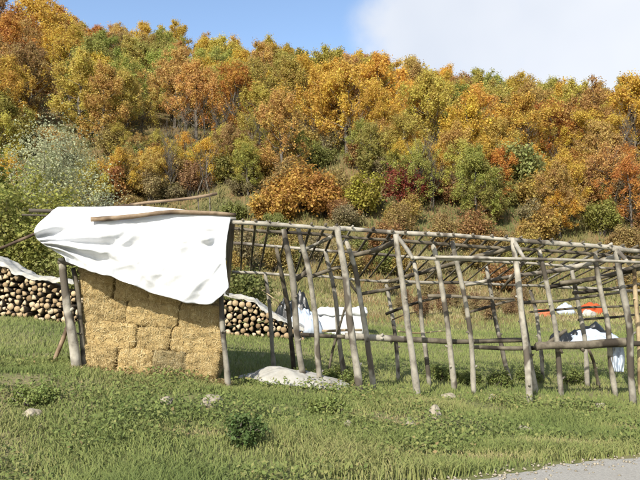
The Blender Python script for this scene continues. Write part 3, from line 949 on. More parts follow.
# front eave brackets and eave rail
for (a, b, c, d) in ((397, 236, 413, 259), (513, 240, 526, 261), (617, 250, 629, 264), (718, 256, 731, 270)):
    pole('bracket', [at(a, b, 0.05), at(c, d, -0.42)], 0.036, 0.030, WP, root, 0.005)
rail('eave_rail', [(411, 258, -0.40), (470, 259, -0.42), (528, 260, -0.42)], 3.6, 3.4, WP, 0.006)
rail('eave_rail', [(436, 257, -0.46), (530, 259, -0.46), (640, 262, -0.46), (735, 269, -0.46)], 3.4, 3.2, WP, 0.006)
# heavy cross members under the roof
rail('cross_pole', [(400, 240, 0.1), (375, 250, 0.5), (352, 256, 0.9)], 6.0, 5.0, BP)
rail('cross_pole', [(331, 237, 0.3), (300, 252, 1.0)], 4.0, 3.4, WP)
rail('cross_pole', [(513, 247, 0.15), (457, 263, 0.9), (389, 282, 2.0)], 5.6, 4.2, BP)
rail('cross_pole', [(618, 256, 0.15), (560, 271, 0.9), (515, 276, 1.2), (466, 285, 1.9)], 5.2, 4.2, WP)
rail('cross_pole', [(640, 268, 0.5), (600, 277, 1.0), (545, 288, 1.9)], 5.2, 4.6, BP)
rail('cross_pole', [(560, 283, 0.6), (600, 279, 0.5), (650, 262, 0.4)], 4.4, 4.0, BP)
rail('brace', [(524, 262, 0.0), (513, 276, 0.3), (502, 289, 0.5)], 3.8, 3.2, BP, 0.006)
rail('brace', [(411, 262, -0.1), (406, 272, 0.1), (398, 283, 0.4)], 3.0, 2.6, BP, 0.006)
rail('tie_pole', [(361, 294, 0.8), (385, 290, 0.9), (412, 284, 1.0)], 3.8, 3.0, BP)
rail('tie_pole', [(360, 296, 0.9), (346, 282, 0.8), (341, 267, 0.7)], 3.0, 2.6, BP)
rail('tie_pole', [(308, 278, 1.0), (325, 271, 0.9), (345, 266, 0.8)], 4.4, 3.4, BP)
rail('tie_pole', [(386, 314, 1.9), (412, 304, 1.5), (444, 296, 1.0)], 3.0, 2.4, BP)
rail('tie_pole', [(428, 296, 0.9), (470, 297, 0.9), (514, 299, 0.9)], 4.0, 3.0, BP)
rail('tie_pole', [(470, 312, 1.7), (493, 306, 1.6), (515, 300, 1.5)], 3.0, 2.4, BP)
rail('tie_pole', [(520, 303, 0.9), (560, 301, 1.0), (630, 291, 1.0)], 3.2, 2.6, BP)
rail('tie_pole', [(530, 312, 1.8), (575, 308, 1.8), (640, 305, 1.8)], 2.6, 2.2, BP)
rail('tie_pole', [(578, 320, 1.8), (600, 318, 1.8), (640, 314, 1.8)], 2.6, 2.2, BP)
rail('tie_pole', [(573, 293, 1.2), (600, 291, 1.2), (640, 284, 1.2)], 4.0, 3.2, BP)
rail('tie_pole', [(296, 280, 0.6), (309, 270, 0.6)], 6.0, 5.0, BP)
rail('low_rail', [(296, 334, 1.0), (330, 337, 1.0), (356, 337, 1.0)], 4.2, 4.0, BP)
rail('low_rail', [(345, 336, 0.92), (380, 338, 0.92), (412, 340, 0.92)], 7.2, 6.6, WP)
rail('low_rail', [(404, 339, 0.9), (450, 342, 0.9), (524, 340, 0.95)], 5.8, 4.6, BP)
rail('low_rail', [(472, 347, 0.86), (512, 348, 0.85), (560, 347, 0.8)], 4.2, 4.6, BP)
rail('low_rail', [(536, 346, 0.45), (580, 345, 0.45), (632, 342, 0.45)], 8.2, 9.2, BP, 0.02)
rail('low_rail', [(626, 344, 0.5), (690, 345, 0.5)], 5.4, 5.0, BP)
rail('low_rail', [(322, 331, 1.6), (345, 330, 1.6), (362, 330, 1.6)], 3.0, 2.6, FP)
# stakes and braces
post([(346, 304), (336, 338), (327, 374)], 0.9, 1.5, 2.8, 2.4, BP, 'brace')
post([(588, 348), (594, 360), (599, 374)], 1.0, 1.6, 3.4, 3.0, BP, 'brace')
post([(562, 330), (552, 340), (540, 349)], 1.0, 1.0, 3.4, 3.0, WP, 'brace') if False else rail('brace', [(566, 330, 0.7), (552, 341, 0.7), (536, 350, 0.7)], 4.0, 3.4, BP)
rail('twig', [(392, 320, 1.6), (404, 314, 1.5), (418, 312, 1.5)], 1.6, 1.0, FP, 0.03)
rail('twig', [(398, 331, 1.7), (420, 333, 1.7), (448, 331, 1.6)], 1.6, 1.0, FP, 0.03)
rail('twig', [(262, 290, 2.0), (272, 300, 1.9), (283, 306, 1.9)], 1.4, 1.0, FP, 0.03)

# ------------------------------------------------------------------ hay shelter: posts and roof poles round the bales
A_DIR = Vector((1, SLANT, 0)).normalized()
N_DIR = Vector((-SLANT, 1, 0)).normalized()
root = empty('hay_shelter', at(150, 378, 0.4)); root.location.z = gz(root.location.x, root.location.y)
tag(root, 'hay shelter of rough grey posts carrying the white sheet', 'shelter')
post([(62, 258), (68, 310), (78, 371)], 0.0, 0.0, 11.0, 8.0, WP)
post([(73, 268), (77, 290), (81, 322), (84, 376)], 0.14, 0.10, 6.0, 5.0, BP)
post([(220, 285), (223, 320), (228, 384)], 0.02, 0.0, 6.4, 5.4, WP)
post([(84, 240), (92, 300), (98, 360)], 2.1, 2.1, 6.0, 5.0, BP)
post([(214, 240), (217, 300), (220, 362)], 2.1, 2.1, 6.0, 5.0, BP)
post([(69, 322), (61, 341), (52, 362)], 0.9, 0.8, 5.0, 4.4, BR, 'brace')
rail('roof_pole', [(29, 210.5, 0.25), (120, 212, 0.25), (236, 219, 0.25)], 4.2, 4.2, WP)
rail('roof_pole', [(22, 214.8, 0.4), (120, 217, 0.4), (232, 223, 0.4)], 2.0, 2.0, WP)
rail('roof_pole', [(52, 236, 2.2), (140, 240, 2.2), (226, 250, 2.2)], 4.0, 4.0, BP)
rail('front_rail', [(58, 262, -0.02), (100, 266, -0.03), (226, 285, -0.04)], 5.0, 4.4, BP)

# ------------------------------------------------------------------ hay bales
def make_bale_mesh(seed, L, D, H):
    rng = np.random.default_rng(seed)
    import bmesh
    bm = bmesh.new()
    bmesh.ops.create_cube(bm, size=1.0)
    bmesh.ops.subdivide_edges(bm, edges=bm.edges[:], cuts=11, use_grid_fill=True)
    so = Vector((seed * 3.3, seed * 1.7, seed * 5.1))
    for v in bm.verts:
        c = v.co
        # round the corners, then rough it up
        q = Vector((c.x * 2, c.y * 2, c.z * 2))
        k = 1 - 0.028 * (abs(q.x) ** 6 * abs(q.y) ** 6 + abs(q.y) ** 6 * abs(q.z) ** 6 + abs(q.x) ** 6 * abs(q.z) ** 6)
        p = Vector((c.x * L, c.y * D, c.z * H)) * k
        nrm = Vector((c.x ** 5, c.y ** 5, c.z ** 5)).normalized()
        p += nrm * (noise.fractal(p * 10 + so, 0.7, 2.1, 3) * 0.024 + noise.noise(p * 4 + so) * 0.012 + 0.008)
        v.co = p
    me = bpy.data.meshes.new('hay_bale')
    bm.to_mesh(me); bm.free()
    V0 = np.array([tuple(v.co) for v in me.vertices])
    F0 = np.array([tuple(p.vertices) for p in me.polygons])
    nf = len(F0)
    # loose straws lying on the faces
    n = 3600
    fi = rng.integers(0, nf, n)
    fv = V0[F0[fi]]
    w = rng.dirichlet(np.ones(4), n)[:, :, None]
    c = (fv * w).sum(1)
    nm = np.cross(fv[:, 1] - fv[:, 0], fv[:, 3] - fv[:, 0])
    nm /= np.linalg.norm(nm, axis=1)[:, None]
    t = np.cross(nm, rng.normal(size=(n, 3))); t /= np.linalg.norm(t, axis=1)[:, None]
    t = t + nm * rng.normal(0, 0.28, n)[:, None]
    b = np.cross(nm, t)
    ln = rng.uniform(0.02, 0.085, n)[:, None]; wd = rng.uniform(0.0015, 0.0035, n)[:, None]
    c = c + nm * rng.uniform(0.001, 0.012, n)[:, None]
    SV = np.stack([c - t * ln / 2 - b * wd, c + t * ln / 2 - b * wd, c + t * ln / 2 + b * wd, c - t * ln / 2 + b * wd], 1).reshape(-1, 3)
    SF = np.arange(n)[:, None] * 4 + np.array([[0, 1, 2, 3]]) + len(V0)
    tint = np.concatenate([rng.uniform(0.25, 0.55, nf), np.clip(rng.normal(0.6, 0.25, n), 0, 1)])
    bpy.data.meshes.remove(me)
    out = np_mesh('hay_bale', np.concatenate([V0, SV]), [F0, SF], tint)
    out.materials.append(MAT['straw'])
    return out
BH = 0.355
bale_end = [make_bale_mesh(40 + i, 0.475, 0.78, BH) for i in range(3)]
bale_long = [make_bale_mesh(50 + i, 0.74, 0.47, BH) for i in range(3)]
bale_mid = [make_bale_mesh(60 + i, 0.60, 0.50, BH) for i in range(2)]
p_left = at(81, 375, 0.12)
tilt_a = math.atan2(0.075, 1.0)
rot = Matrix((( A_DIR.x, N_DIR.x, 0), (A_DIR.y, N_DIR.y, 0), (0, 0, 1))).to_4x4() @ Matrix.Rotation(tilt_a, 4, 'Y')
brg = random.Random(3)
ROWS = ['bottom', 'second', 'third', 'fourth', 'fifth', 'top']
COLS = {3: ['left', 'middle', 'right'], 4: ['leftmost', 'second from left', 'second from right', 'rightmost']}
layouts = [[0.475] * 4, [0.74, 0.475, 0.74], [0.60, 0.74, 0.60], [0.475] * 4, [0.74, 0.475, 0.74], [0.475] * 4]
z_base = gz(p_left.x, p_left.y) - 0.02
for layer in range(2):
    for r in range(6):
        lay = layouts[(r + layer) % 6]
        s = brg.uniform(-0.02, 0.02)
        for i, w_ in enumerate(lay):
            me = brg.choice(bale_end if w_ == 0.475 else bale_long if w_ == 0.74 else bale_mid)
            dep = 0.78 if w_ == 0.475 else 0.47 if w_ == 0.74 else 0.50
            d = dep / 2 + layer * 0.80 + brg.uniform(-0.025, 0.03) + 0.012 * r
            c = A_DIR * (s + w_ / 2 - 0.02 * r) + N_DIR * d + Vector((0, 0, BH / 2 + r * (BH - 0.012) - 0.075 * (s + w_ / 2) + brg.uniform(-0.008, 0.008)))
            wpos = Vector((p_left.x, p_left.y, z_base)) + c
            o = obj('hay_bale', me)
            o.matrix_world = Matrix.Translation(wpos) @ rot @ Matrix.Rotation(brg.uniform(-0.05, 0.05), 4, 'Z') @ Matrix.Rotation(brg.uniform(-0.035, 0.035), 4, 'Y') @ Matrix.Rotation(brg.choice((0, math.pi)), 4, 'Y')
            s += w_ + brg.uniform(0.0, 0.014)
            o.color = (1, 1, 1, 1)
            where = 'front face' if layer == 0 else 'hidden rear'
            lab = f'golden straw bale, {COLS[len(lay)][i]} in the {ROWS[r]} row of the stack, {where}'
            if layer == 0 and r == 0 and i == 2:
                o.color = (0.62, 0.66, 0.72, 1)
                lab = 'greyish weathered straw bale in the bottom row of the stack'
            tag(o, lab, 'hay bale', 'straw bales stacked under the white sheet')

N = 2600
a_ = RNG.uniform(-0.15, 2.1, N); d_ = -np.abs(RNG.normal(0, 0.16, N)) + 0.08
X = p_left.x + A_DIR.x * a_ + N_DIR.x * d_; Y = p_left.y + A_DIR.y * a_ + N_DIR.y * d_
Z = ground(X, Y) + RNG.uniform(0.02, 0.09, N)
an = RNG.uniform(0, 6.28, N); ln = RNG.uniform(0.03, 0.11, N); wd = RNG.uniform(0.002, 0.004, N)
t_ = np.stack([np.cos(an), np.sin(an), RNG.normal(0, 0.3, N)], 1) * ln[:, None]
b_ = np.stack([-np.sin(an), np.cos(an), np.zeros(N)], 1) * wd[:, None]
c_ = np.stack([X, Y, Z], 1)
V = np.stack([c_ - t_ / 2 - b_, c_ + t_ / 2 - b_, c_ + t_ / 2 + b_, c_ - t_ / 2 + b_], 1).reshape(-1, 3)
tag(obj('loose_straw', np_mesh('loose_straw', V, [np.arange(N)[:, None] * 4 + np.array([[0, 1, 2, 3]])], RNG.uniform(0.4, 1, N)), MAT['straw']),
    'loose straw fallen in the grass at the foot of the bales', 'straw', kind='stuff')

# ------------------------------------------------------------------ sheets
def cloth(name, P, mat, thick=0.004, label=None, cat=None, group=None, parent=None):
    """P: (nv,nu,3) grid of world points"""
    P = np.asarray(P, float)
    nv, nu, _ = P.shape
    base = np.array([P[..., 0].mean(), P[..., 1].mean(), P[..., 2].min()])
    idx = np.arange(nv * nu).reshape(nv, nu)
    F = np.stack([idx[:-1, :-1].ravel(), idx[:-1, 1:].ravel(), idx[1:, 1:].ravel(), idx[1:, :-1].ravel()], 1)
    me = np_mesh(name, (P - base).reshape(-1, 3), [F], smooth=True)
    o = obj(name, me, mat, None, tuple(base))
    if thick:
        md = o.modifiers.new('thickness', 'SOLIDIFY'); md.thickness = thick; md.offset = 0
    if label: tag(o, label, cat, group)
    return o
def curve(pts, t):
    pts = np.array(pts, float)
    d = np.concatenate([[0], np.cumsum(np.linalg.norm(np.diff(pts, axis=0), axis=1))])
    d /= d[-1]
    out = np.stack([np.interp(t, d, pts[:, k]) for k in range(2)], -1)
    return out
# the big white sheet: over the shelter roof, down the front
NU, NV = 130, 90
uu = np.linspace(0, 1, NU)
top = curve([(52, 211), (58, 207), (100, 207), (140, 206), (178, 209), (231, 217)], uu)
bot = curve([(66, 262), (88, 270), (112, 277), (140, 288), (165, 297), (188, 303), (212, 304), (221, 297), (229, 288)], uu)
bot[:, 1] += np.array([1.6 * noise.noise((t_ * 9, 2.2, 0)) + 0.9 * noise.noise((t_ * 26, 4.2, 0)) for t_ in uu])
for _ in range(2):
    bot[1:-1] = (bot[:-2] + 2 * bot[1:-1] + bot[2:]) / 4
P = np.zeros((NV, NU, 3))
n_roof = 26
for j in range(NV):
    for i in range(NU):
        u = uu[i]
        if j < n_roof:                    # part lying on the roof poles, going back
            b = (n_roof - j) / n_roof
            q = at(top[i, 0], top[i, 1], 0.0)
            sag = 0.05 * math.sin(b * 9) * (0.5 + 0.5 * noise.noise((u * 6, b * 3, 1.1)))
            pp = q + N_DIR * (2.15 * b) + Vector((0, 0, -0.50 * b - abs(sag) + 0.03 * b * (1 - b)))
        else:
            v = (j - n_roof) / (NV - 1 - n_roof)
            x = top[i, 0] + (bot[i, 0] - top[i, 0]) * v
            y = top[i, 1] + (bot[i, 1] - top[i, 1]) * v
            lf = max(0, 1 - u / 0.22)
            x -= 24 * math.sin(math.pi * min(1, v / 0.92)) ** 1.2 * lf ** 1.1
            x += 7 * math.sin(math.pi * v) * max(0, (u - 0.9) / 0.1) * -0.6
            d = -0.06 - 0.20 * v ** 0.8
            # folds: a few gathered at the left corner, long swags, fine creases
            ang = math.atan2((v - 0.62) * 0.9, u + 0.06)
            rad = math.hypot(u + 0.06, (v - 0.62) * 0.9)
            f = 0.045 * math.sin(ang * 9.0 + 1.2 * noise.noise((u * 2, v * 2, 0))) * math.exp(-rad * 2.2)
            f += 0.035 * math.exp(-((v - 0.60 - 0.25 * u + 0.35 * u * u) / 0.06) ** 2) * math.exp(-(u / 0.55) ** 2)
            f -= 0.030 * math.exp(-((v - 0.50 - 0.25 * u + 0.35 * u * u) / 0.06) ** 2) * math.exp(-(u / 0.5) ** 2)
            f += 0.030 * noise.noise((u * 5 + v * 2.2, v * 2.4, 3.7)) + 0.014 * noise.noise((u * 16 + v * 6, v * 6, 9.2))
            rw = 1 - abs(noise.noise((u * 4.6 + v * 2.6, v * 1.7 - u * 1.2, 6.3)))
            f += 0.016 * rw ** 5 + 0.006 * (1 - abs(noise.noise((u * 9 - v * 3, v * 6 + u * 2, 8.8)))) ** 6
            rg_ = math.hypot((u - 0.86) * 1.3, v - 0.28)
            f += 0.04 * math.exp(-(rg_ / 0.10) ** 2) * math.cos(rg_ * 40)
            pp = at(x, y, d - f * min(1, v * 3) * 2.0)
        P[j, i] = pp
cloth('white_sheet', P, MAT['white_sheet'], 0.006, 'bright white sheet draped over the stack of straw bales', 'sheet')
# dark plastic hanging at the right end of the bales
P = np.zeros((30, 14, 3))
for j in range(30):
    for i in range(14):
        v, u = j / 29, i / 13
        x = 228.5 + 6.5 * u * (1 - 0.5 * v) - 3.0 * v
        y = 219 + 75 * v + 2 * u
        P[j, i] = at(x, y, -0.06 + 0.30 * u + 0.03 * noise.noise((u * 3, v * 6, 5)))
cloth('black_sheet', P, MAT['black_sheet'], 0.006, 'black plastic hanging beside the right edge of the white sheet', 'sheet')

# loose poles lying on the shelter
def loose_pole(pts, w0, w1, mat, label, crook=0.02):
    ctrl = [at(a, b, d) for a, b, d in pts]
    k = ctrl[0].y / 640
    o = pole('loose_pole', ctrl, w0 * k / 2, w1 * k / 2, mat, None, crook)
    tag(o, label, 'pole', 'loose poles laid over the hay shelter')
loose_pole([(91, 219.5, -0.18), (145, 215.5, -0.18), (162, 211.2, -0.15), (210, 212, -0.10), (236, 215, -0.06)], 5.4, 4.0, BR, 'crooked brown pole lying along the top of the white sheet')
loose_pole([(112, 207.5, 0.3), (150, 203, 0.35), (190, 198.5, 0.4), (217, 193.5, 0.45)], 2.6, 3.4, BR, 'thin brown pole rising to the right above the white sheet')
loose_pole([(-14, 253, -0.1), (20, 241, 0.0), (48, 228, 0.1), (62, 220, 0.2)], 3.6, 3.2, BR, 'slanting pole reaching out left from under the white sheet')

# ------------------------------------------------------------------ firewood
def make_log_mesh(seed, split):
    rg = random.Random(seed)
    n = 10
    if split:
        base = [(0, 0)] + [(math.cos(a) * 1.5, math.sin(a) * 1.5) for a in np.linspace(-0.75, 0.75, 6)]
        cx = sum(b[0] for b in base) / len(base)
        ring = [((x - cx) * 1.05, y) for x, y in base]
    else:
        ring = [(math.cos(2 * math.pi * k / n) * (1 + 0.09 * rg.uniform(-1, 1)), math.sin(2 * math.pi * k / n) * (1 + 0.09 * rg.uniform(-1, 1))) for k in range(n)]
    n = len(ring)
    V = []
    for yv, sc, dz in ((-0.5, 0.93, 0), (-0.492, 1.0, 0), (0.0, 1.02, rg.uniform(-0.1, 0.1)), (0.5, 0.97, 0)):
        for x, z in ring: V.append((x * sc, yv, z * sc + dz))
    Fq = [(l * n + k, l * n + (k + 1) % n, (l + 1) * n + (k + 1) % n, (l + 1) * n + k) for l in range(3) for k in range(n)]
    c0 = len(V); V.append((0, -0.505, 0)); c1 = len(V); V.append((0, 0.5, 0))
    Ft = [(c0, (k + 1) % n, k) for k in range(n)] + [(c1, 3 * n + k, 3 * n + (k + 1) % n) for k in range(n)]
    me = np_mesh('log', np.array(V), [np.array(Fq), np.array(Ft)])
    me.materials.append(MAT['log_bark']); me.materials.append(MAT['log_end'])
    mi = np.zeros(len(me.polygons), np.int32); mi[len(Fq):] = 1
    me.polygons.foreach_set('material_index', mi)
    me.update()
    return me
log_meshes = [make_log_mesh(i, i % 5 in (1, 2, 4)) for i in range(15)]
def wood_pile(label, group, x0, x1, Y, top_px, bot_px, seed, special=None):
    """logs packed end-on to the road between picture columns x0..x1"""
    rg = random.Random(seed)
    Xa, Xb = (x0 - 320) / 640 * Y, (x1 - 320) / 640 * Y
    def ztop(X): px = 320 + 640 * X / Y; return at_y(px, np.interp(px, *zip(*top_px)), Y).z
    def zbot(X): return gz(X, Y + 0.15) - 0.015
    placed = []
    for r, tries in ((0.076, 500), (0.066, 2200), (0.057, 4500), (0.047, 6000), (0.036, 5000)):
        for _ in range(tries):
            X = rg.uniform(Xa, Xb)
            rr = r * rg.uniform(0.93, 1.07)
            zb, zt = zbot(X) + rr * 0.95, ztop(X) - rr * 0.8
            if zt <= zb: continue
            z = zb + (zt - zb) * rg.random()
            if rg.random() < 0.25: z = zb
            if all((X - a) ** 2 + (z - b) ** 2 > ((rr + c) * 0.93) ** 2 for a, b, c in placed):
                placed.append((X, z, rr))
    used, low_c, top_c = [], [], []
    if special:
        nb = min(placed, key=lambda q: math.hypot(q[0] - special[0], q[1] - special[1])); special = (nb[0], nb[1])
    for X, z, rr in placed:
        me = rg.choice(log_meshes)
        o = obj('firewood_log', me)
        o.location = (X, Y + 0.5 + rg.uniform(-0.05, 0.06), z)
        o.rotation_euler = (rg.uniform(-0.02, 0.02), rg.uniform(0, 6.28), rg.uniform(-0.03, 0.03))
        o.scale = (rr, rg.uniform(0.95, 1.05), rr)
        tag(o, label, 'log', group)
        if z - zbot(X) < 1.5 * rr: low_c.append((X, o))
        elif ztop(X) - z < 1.7 * rr: top_c.append((X, o))
        if special and math.hypot(X - special[0], z - special[1]) < 0.05 and not used:
            used.append(1); o.scale = (0.085, 1.0, 0.085); o.location.y -= 0.04
            tag(o, 'largest round log sticking out near the left top of the right firewood stack', 'log', group)
            low_c = [q for q in low_c if q[1] is not o]; top_c = [q for q in top_c if q[1] is not o]
    stack = label.split(' courses of the ')[1].replace(' of the straw bales', '')
    for lst, course in ((low_c, 'lowest course'), (top_c, 'top course under the sheet')):
        for i, (_, o) in enumerate(sorted(lst, key=lambda q: q[0])):
            o['label'] = f'firewood log in the {course}, {stack}, {ordinal(i)} from the left'
    return placed
pl = wood_pile('cut firewood log in the middle courses of the stack left of the straw bales', 'firewood logs left of the straw', -22, 92, 15.0,
               [(-30, 252), (0, 264), (20, 276), (40, 282), (75, 291), (100, 296)], None, 4)
pr = wood_pile('cut firewood log in the middle courses of the stack right of the straw bales', 'firewood logs right of the straw', 206, 304, 15.6,
               [(200, 293), (228, 299), (250, 301), (270, 312), (290, 326), (306, 333)], None, 7, (at_y(238, 313, 15.6).x, at_y(238, 313, 15.6).z))
def pile_cover(pts, Y, seed, mat, label, drop):
    """crumpled sheet lying on a pile's top, along picture points"""
    nu, nv = 90, 22
    P = np.zeros((nv, nu, 3))
    t = np.linspace(0, 1, nu)
    c = curve(pts, t)
    for j in range(nv):
        for i in range(nu):
            v = j / (nv - 1)
            q = at_y(c[i, 0], c[i, 1], Y)
            s = v - 0.28
            front = max(0, -s) / 0.28
            fr = front * drop * (0.55 + 0.9 * abs(noise.noise((t[i] * 7, seed, 0.3))))
            P[j, i] = q + Vector((0, 0.95 * max(s, 0) - 0.06 * front, -fr + 0.03)) + Vector((
                noise.noise((t[i] * 18, v * 4, seed)) * 0.03, noise.noise((t[i] * 14, v * 5, seed + 3)) * 0.04,
                noise.fractal((t[i] * 12, v * 4, seed + 7), 0.8, 2.0, 3) * 0.05))
    cloth('pile_cover', P, mat, 0.005, label, 'sheet', 'sheets covering the firewood stacks')
pile_cover([(-24, 251), (0, 261), (14, 270), (30, 277), (50, 279), (90, 284)], 15.0, 2.2, MAT['dirty_sheet'], 'crumpled off white sheet on top of the left firewood stack', 0.11)
pile_cover([(202, 289), (222, 294), (240, 297), (254, 301), (268, 312), (284, 321), (304, 329)], 15.6, 5.4, MAT['dirty_sheet'], 'off white sheet sloping down over the right firewood stack', 0.08)

# ------------------------------------------------------------------ crumpled sheets, bundles
def heap(name, px, py, Y, w, dpt, h, mat, label, seed, cat='sheet', nu=60, nv=40, rough=0.35, skew=0.0, group=None, profile=1.0):
    """crumpled sheet over a low heap standing on the ground"""
    c = at_y(px, py, Y)
    P = np.zeros((nv, nu, 3))
    for j in range(nv):
        for i in range(nu):
            u, v = i / (nu - 1) * 2 - 1, j / (nv - 1) * 2 - 1
            # squircle footprint with a ragged rim
            a = math.atan2(v, u)
            m = max(abs(u), abs(v))
            rim = 1 + 0.16 * noise.noise((math.cos(a) * 1.7 + seed, math.sin(a) * 1.7, 2.0)) + 0.07 * noise.noise((math.cos(a) * 5 + seed, math.sin(a) * 5, 4.0))
            x = math.cos(a) * m * rim * (1.0 / max(abs(math.cos(a)), abs(math.sin(a)))) ** 0.35
            y = math.sin(a) * m * rim * (1.0 / max(abs(math.cos(a)), abs(math.sin(a)))) ** 0.35
            X, Yw = c.x + x * w / 2, Y + y * dpt / 2
            bell = max(0, 1 - m ** 2.2) ** profile
            hh = h * bell * (1 - skew * x) * (1 + rough * noise.noise((x * 2.2 + seed, y * 2.2, 1)))
            cr = 0.10 * h * rough * 3 * abs(noise.noise((x * 5 + seed, y * 5, 3))) + 0.05 * h * noise.noise((x * 12 + seed, y * 12, 5))
            P[j, i] = (X, Yw, gz(X, Yw) + 0.03 + hh + cr * (0.3 + bell))
    return cloth(name, P, mat, 0.006, label, cat, group)
heap('crumpled_sheet', 301, 388, 10.15, 1.50, 0.85, 0.19, MAT['dirty_sheet'], 'crumpled pale grey sheet lying in the grass among the posts', 3.1, rough=0.32, skew=0.3, profile=0.8)
heap('crumpled_sheet', 262, 384, 10.2, 0.85, 0.5, 0.05, MAT['grey_sheet'], 'flat dull grey sheet in the grass right of the straw', 8.6, rough=0.6)

# white wrapped block behind the rack, with its lid and battens
def box_mesh(name, x0, x1, y0, y1, z0, z1, seed, amp=0.012, cuts=6):
    import bmesh
    bm = bmesh.new()
    bmesh.ops.create_cube(bm, size=1.0)
    bmesh.ops.subdivide_edges(bm, edges=bm.edges[:], cuts=cuts, use_grid_fill=True)
    for v in bm.verts:
        p = Vector((x0 + (v.co.x + 0.5) * (x1 - x0), y0 + (v.co.y + 0.5) * (y1 - y0), z0 + (v.co.z + 0.5) * (z1 - z0)))
        q = v.co * 2
        rd = 1 - 0.05 * ((q.x * q.y) ** 4 + (q.y * q.z) ** 4 + (q.x * q.z) ** 4)
        cc = Vector(((x0 + x1) / 2, (y0 + y1) / 2, (z0 + z1) / 2))
        p = cc + (p - cc) * rd
        p += Vector((noise.noise(p * 5 + Vector((seed, 0, 0))), noise.noise(p * 5 + Vector((0, seed, 0))), noise.noise(p * 5 + Vector((0, 0, seed))))) * amp
        v.co = p
    me = bpy.data.meshes.new(name)
    bm.to_mesh(me); bm.free()
    for p in me.polygons: p.use_smooth = True
    return me
Yw = 17.5
cx = (342 - 320) / 640 * Yw
zg = gz(cx, Yw)
zt = at_y(342, 308, Yw).z - zg
br = empty('wrapped_block', (cx, Yw, zg))
tag(br, 'white sheet wrapped box standing on the meadow behind the rack', 'box')
hw = 24 / 640 * Yw
obj('bundle', box_mesh('bundle', -hw, hw * 0.96, 0, 0.8, -0.03, zt * 0.80, 1, 0.05, 14), MAT['white_sheet'], br)
obj('top_cover', box_mesh('top_cover', -hw * 1.03, hw * 1.06, -0.04, 0.85, zt * 0.72, zt * 1.0, 2, 0.06, 14), MAT['white_sheet'], br)
heap('crumpled_sheet', 304, 336, 17.1, 1.05, 0.9, 0.50, MAT['blue_white_sheet'], 'bluish white crumpled sheet heaped left of the wrapped box', 12.4, rough=0.7, profile=0.6)
heap('dark_heap', 293, 335, 17.6, 1.2, 0.8, 0.72, MAT['black_sheet'], 'dark plastic heap behind the bluish white crumpled sheet', 17.7, 'heap', rough=0.7, profile=0.6)

# black and white plastic over a heap on the right
heap('plastic_heap', 592, 345, 17.3, 1.75, 1.0, 0.25, MAT['blue_white_sheet'], 'white plastic sheet over a low heap behind the right low rail', 23.3, 'heap', rough=0.8, profile=0.6)
heap('plastic_heap', 566, 345, 17.45, 0.85, 0.8, 0.28, MAT['black_sheet'], 'black plastic sheet at the left end of the low white heap', 27.9, 'heap', rough=0.8, profile=0.6)
heap('plastic_heap', 592, 345, 17.9, 1.45, 0.8, 0.33, MAT['black_sheet'], 'black plastic sheet rising behind the low white heap', 29.1, 'heap', rough=0.7, profile=0.6)
P = np.zeros((26, 18, 3))
for j in range(26):
    for i in range(18):
        v, u = j / 25, i / 17 * 2 - 1
        wv = 7.0 * (0.75 + 0.35 * math.sin(v * 3.0)) * (1 - 0.25 * v)
        P[j, i] = at(617 + u * wv + 2 * v, 344 + 28 * v, 0.62 + 0.05 * noise.noise((u * 3, v * 4, 2)) + 0.03 * math.sin(u * 7 + v * 2))
cloth('hanging_cloth', P, MAT['blue_white_sheet'], 0.006, 'pale bluish cloth hanging below the thick right low rail', 'cloth')

# coloured bundles far back on the meadow's edge
def bundle(px, py, Y, w, h, mat, label, seed):
    c = at_y(px, py, Y); c.z = gz(c.x, c.y)
    import bmesh
    bm = bmesh.new()
    bmesh.ops.create_icosphere(bm, subdivisions=4, radius=1.0)
    for v in bm.verts:
        q = v.co.copy()
        k = 1 + 0.32 * noise.noise(q * 1.3 + Vector((seed * 4.3, 0, 0))) + 0.22 * noise.noise(q * 3.1 + Vector((seed, 2, 0))) + 0.10 * abs(noise.noise(q * 5 + Vector((0, seed, 0))))
        q = q * k
        v.co = Vector((q.x * w / 2, q.y * w / 3, max(q.z, -0.5) * h / 2 + h * 0.22))
    me = bpy.data.meshes.new('cloth_bundle'); bm.to_mesh(me); bm.free()
    for p in me.polygons: p.use_smooth = True
    o = obj('cloth_bundle', me, mat, None, c)
    tag(o, label, 'bundle', 'coloured bundles at the far edge of the meadow')
    return o
bundle(591, 306, 26.5, 0.85, 0.62, MAT['orange_cloth'], 'bright orange red bundle at the far edge of the meadow', 1.0)
bundle(588, 311, 25.3, 0.5, 0.36, MAT['dirty_sheet'], 'small cream bundle in front of the orange red one', 2.0)
bundle(566, 308, 26.0, 0.65, 0.62, MAT['blue_white_sheet'], 'pale blue bundle left of the orange red one', 3.0)
bundle(544, 312, 25.5, 0.65, 0.42, MAT['rust_cloth'], 'rusty red bundle left of the pale blue one', 4.0)

# ------------------------------------------------------------------ stones in the verge
def stone(px, py, w, h, label, seed, Y=None):
    x, y, z = ray(px, py)
    # walk along the sight line until it meets the ground
    t = 4.0
    while z * t + EYE > gz(x * t, y * t) and t < 40: t += 0.02
    c = Vector((x * t, y * t, gz(x * t, y * t)))
    k = c.y / 640
    import bmesh
    bm = bmesh.new()
    bmesh.ops.create_icosphere(bm, subdivisions=3, radius=1.0)
    for v in bm.verts:
        q = v.co.copy()
        q *= 1 + 0.35 * noise.noise(q * 1.1 + Vector((seed * 3.7, 0, 0))) + 0.10 * noise.noise(q * 3.5 + Vector((0, seed, 0)))
        v.co = Vector((q.x * w * k / 2, q.y * w * k * 0.4, max(-0.5, q.z) * h * k * 0.8 + 0.02))
    me = bpy.data.meshes.new('stone'); bm.to_mesh(me); bm.free()
    o = obj('stone', me, MAT['stone'], None, c)
    o.rotation_euler = (0, 0, seed)
    tag(o, label, 'stone', 'stones lying in the verge')
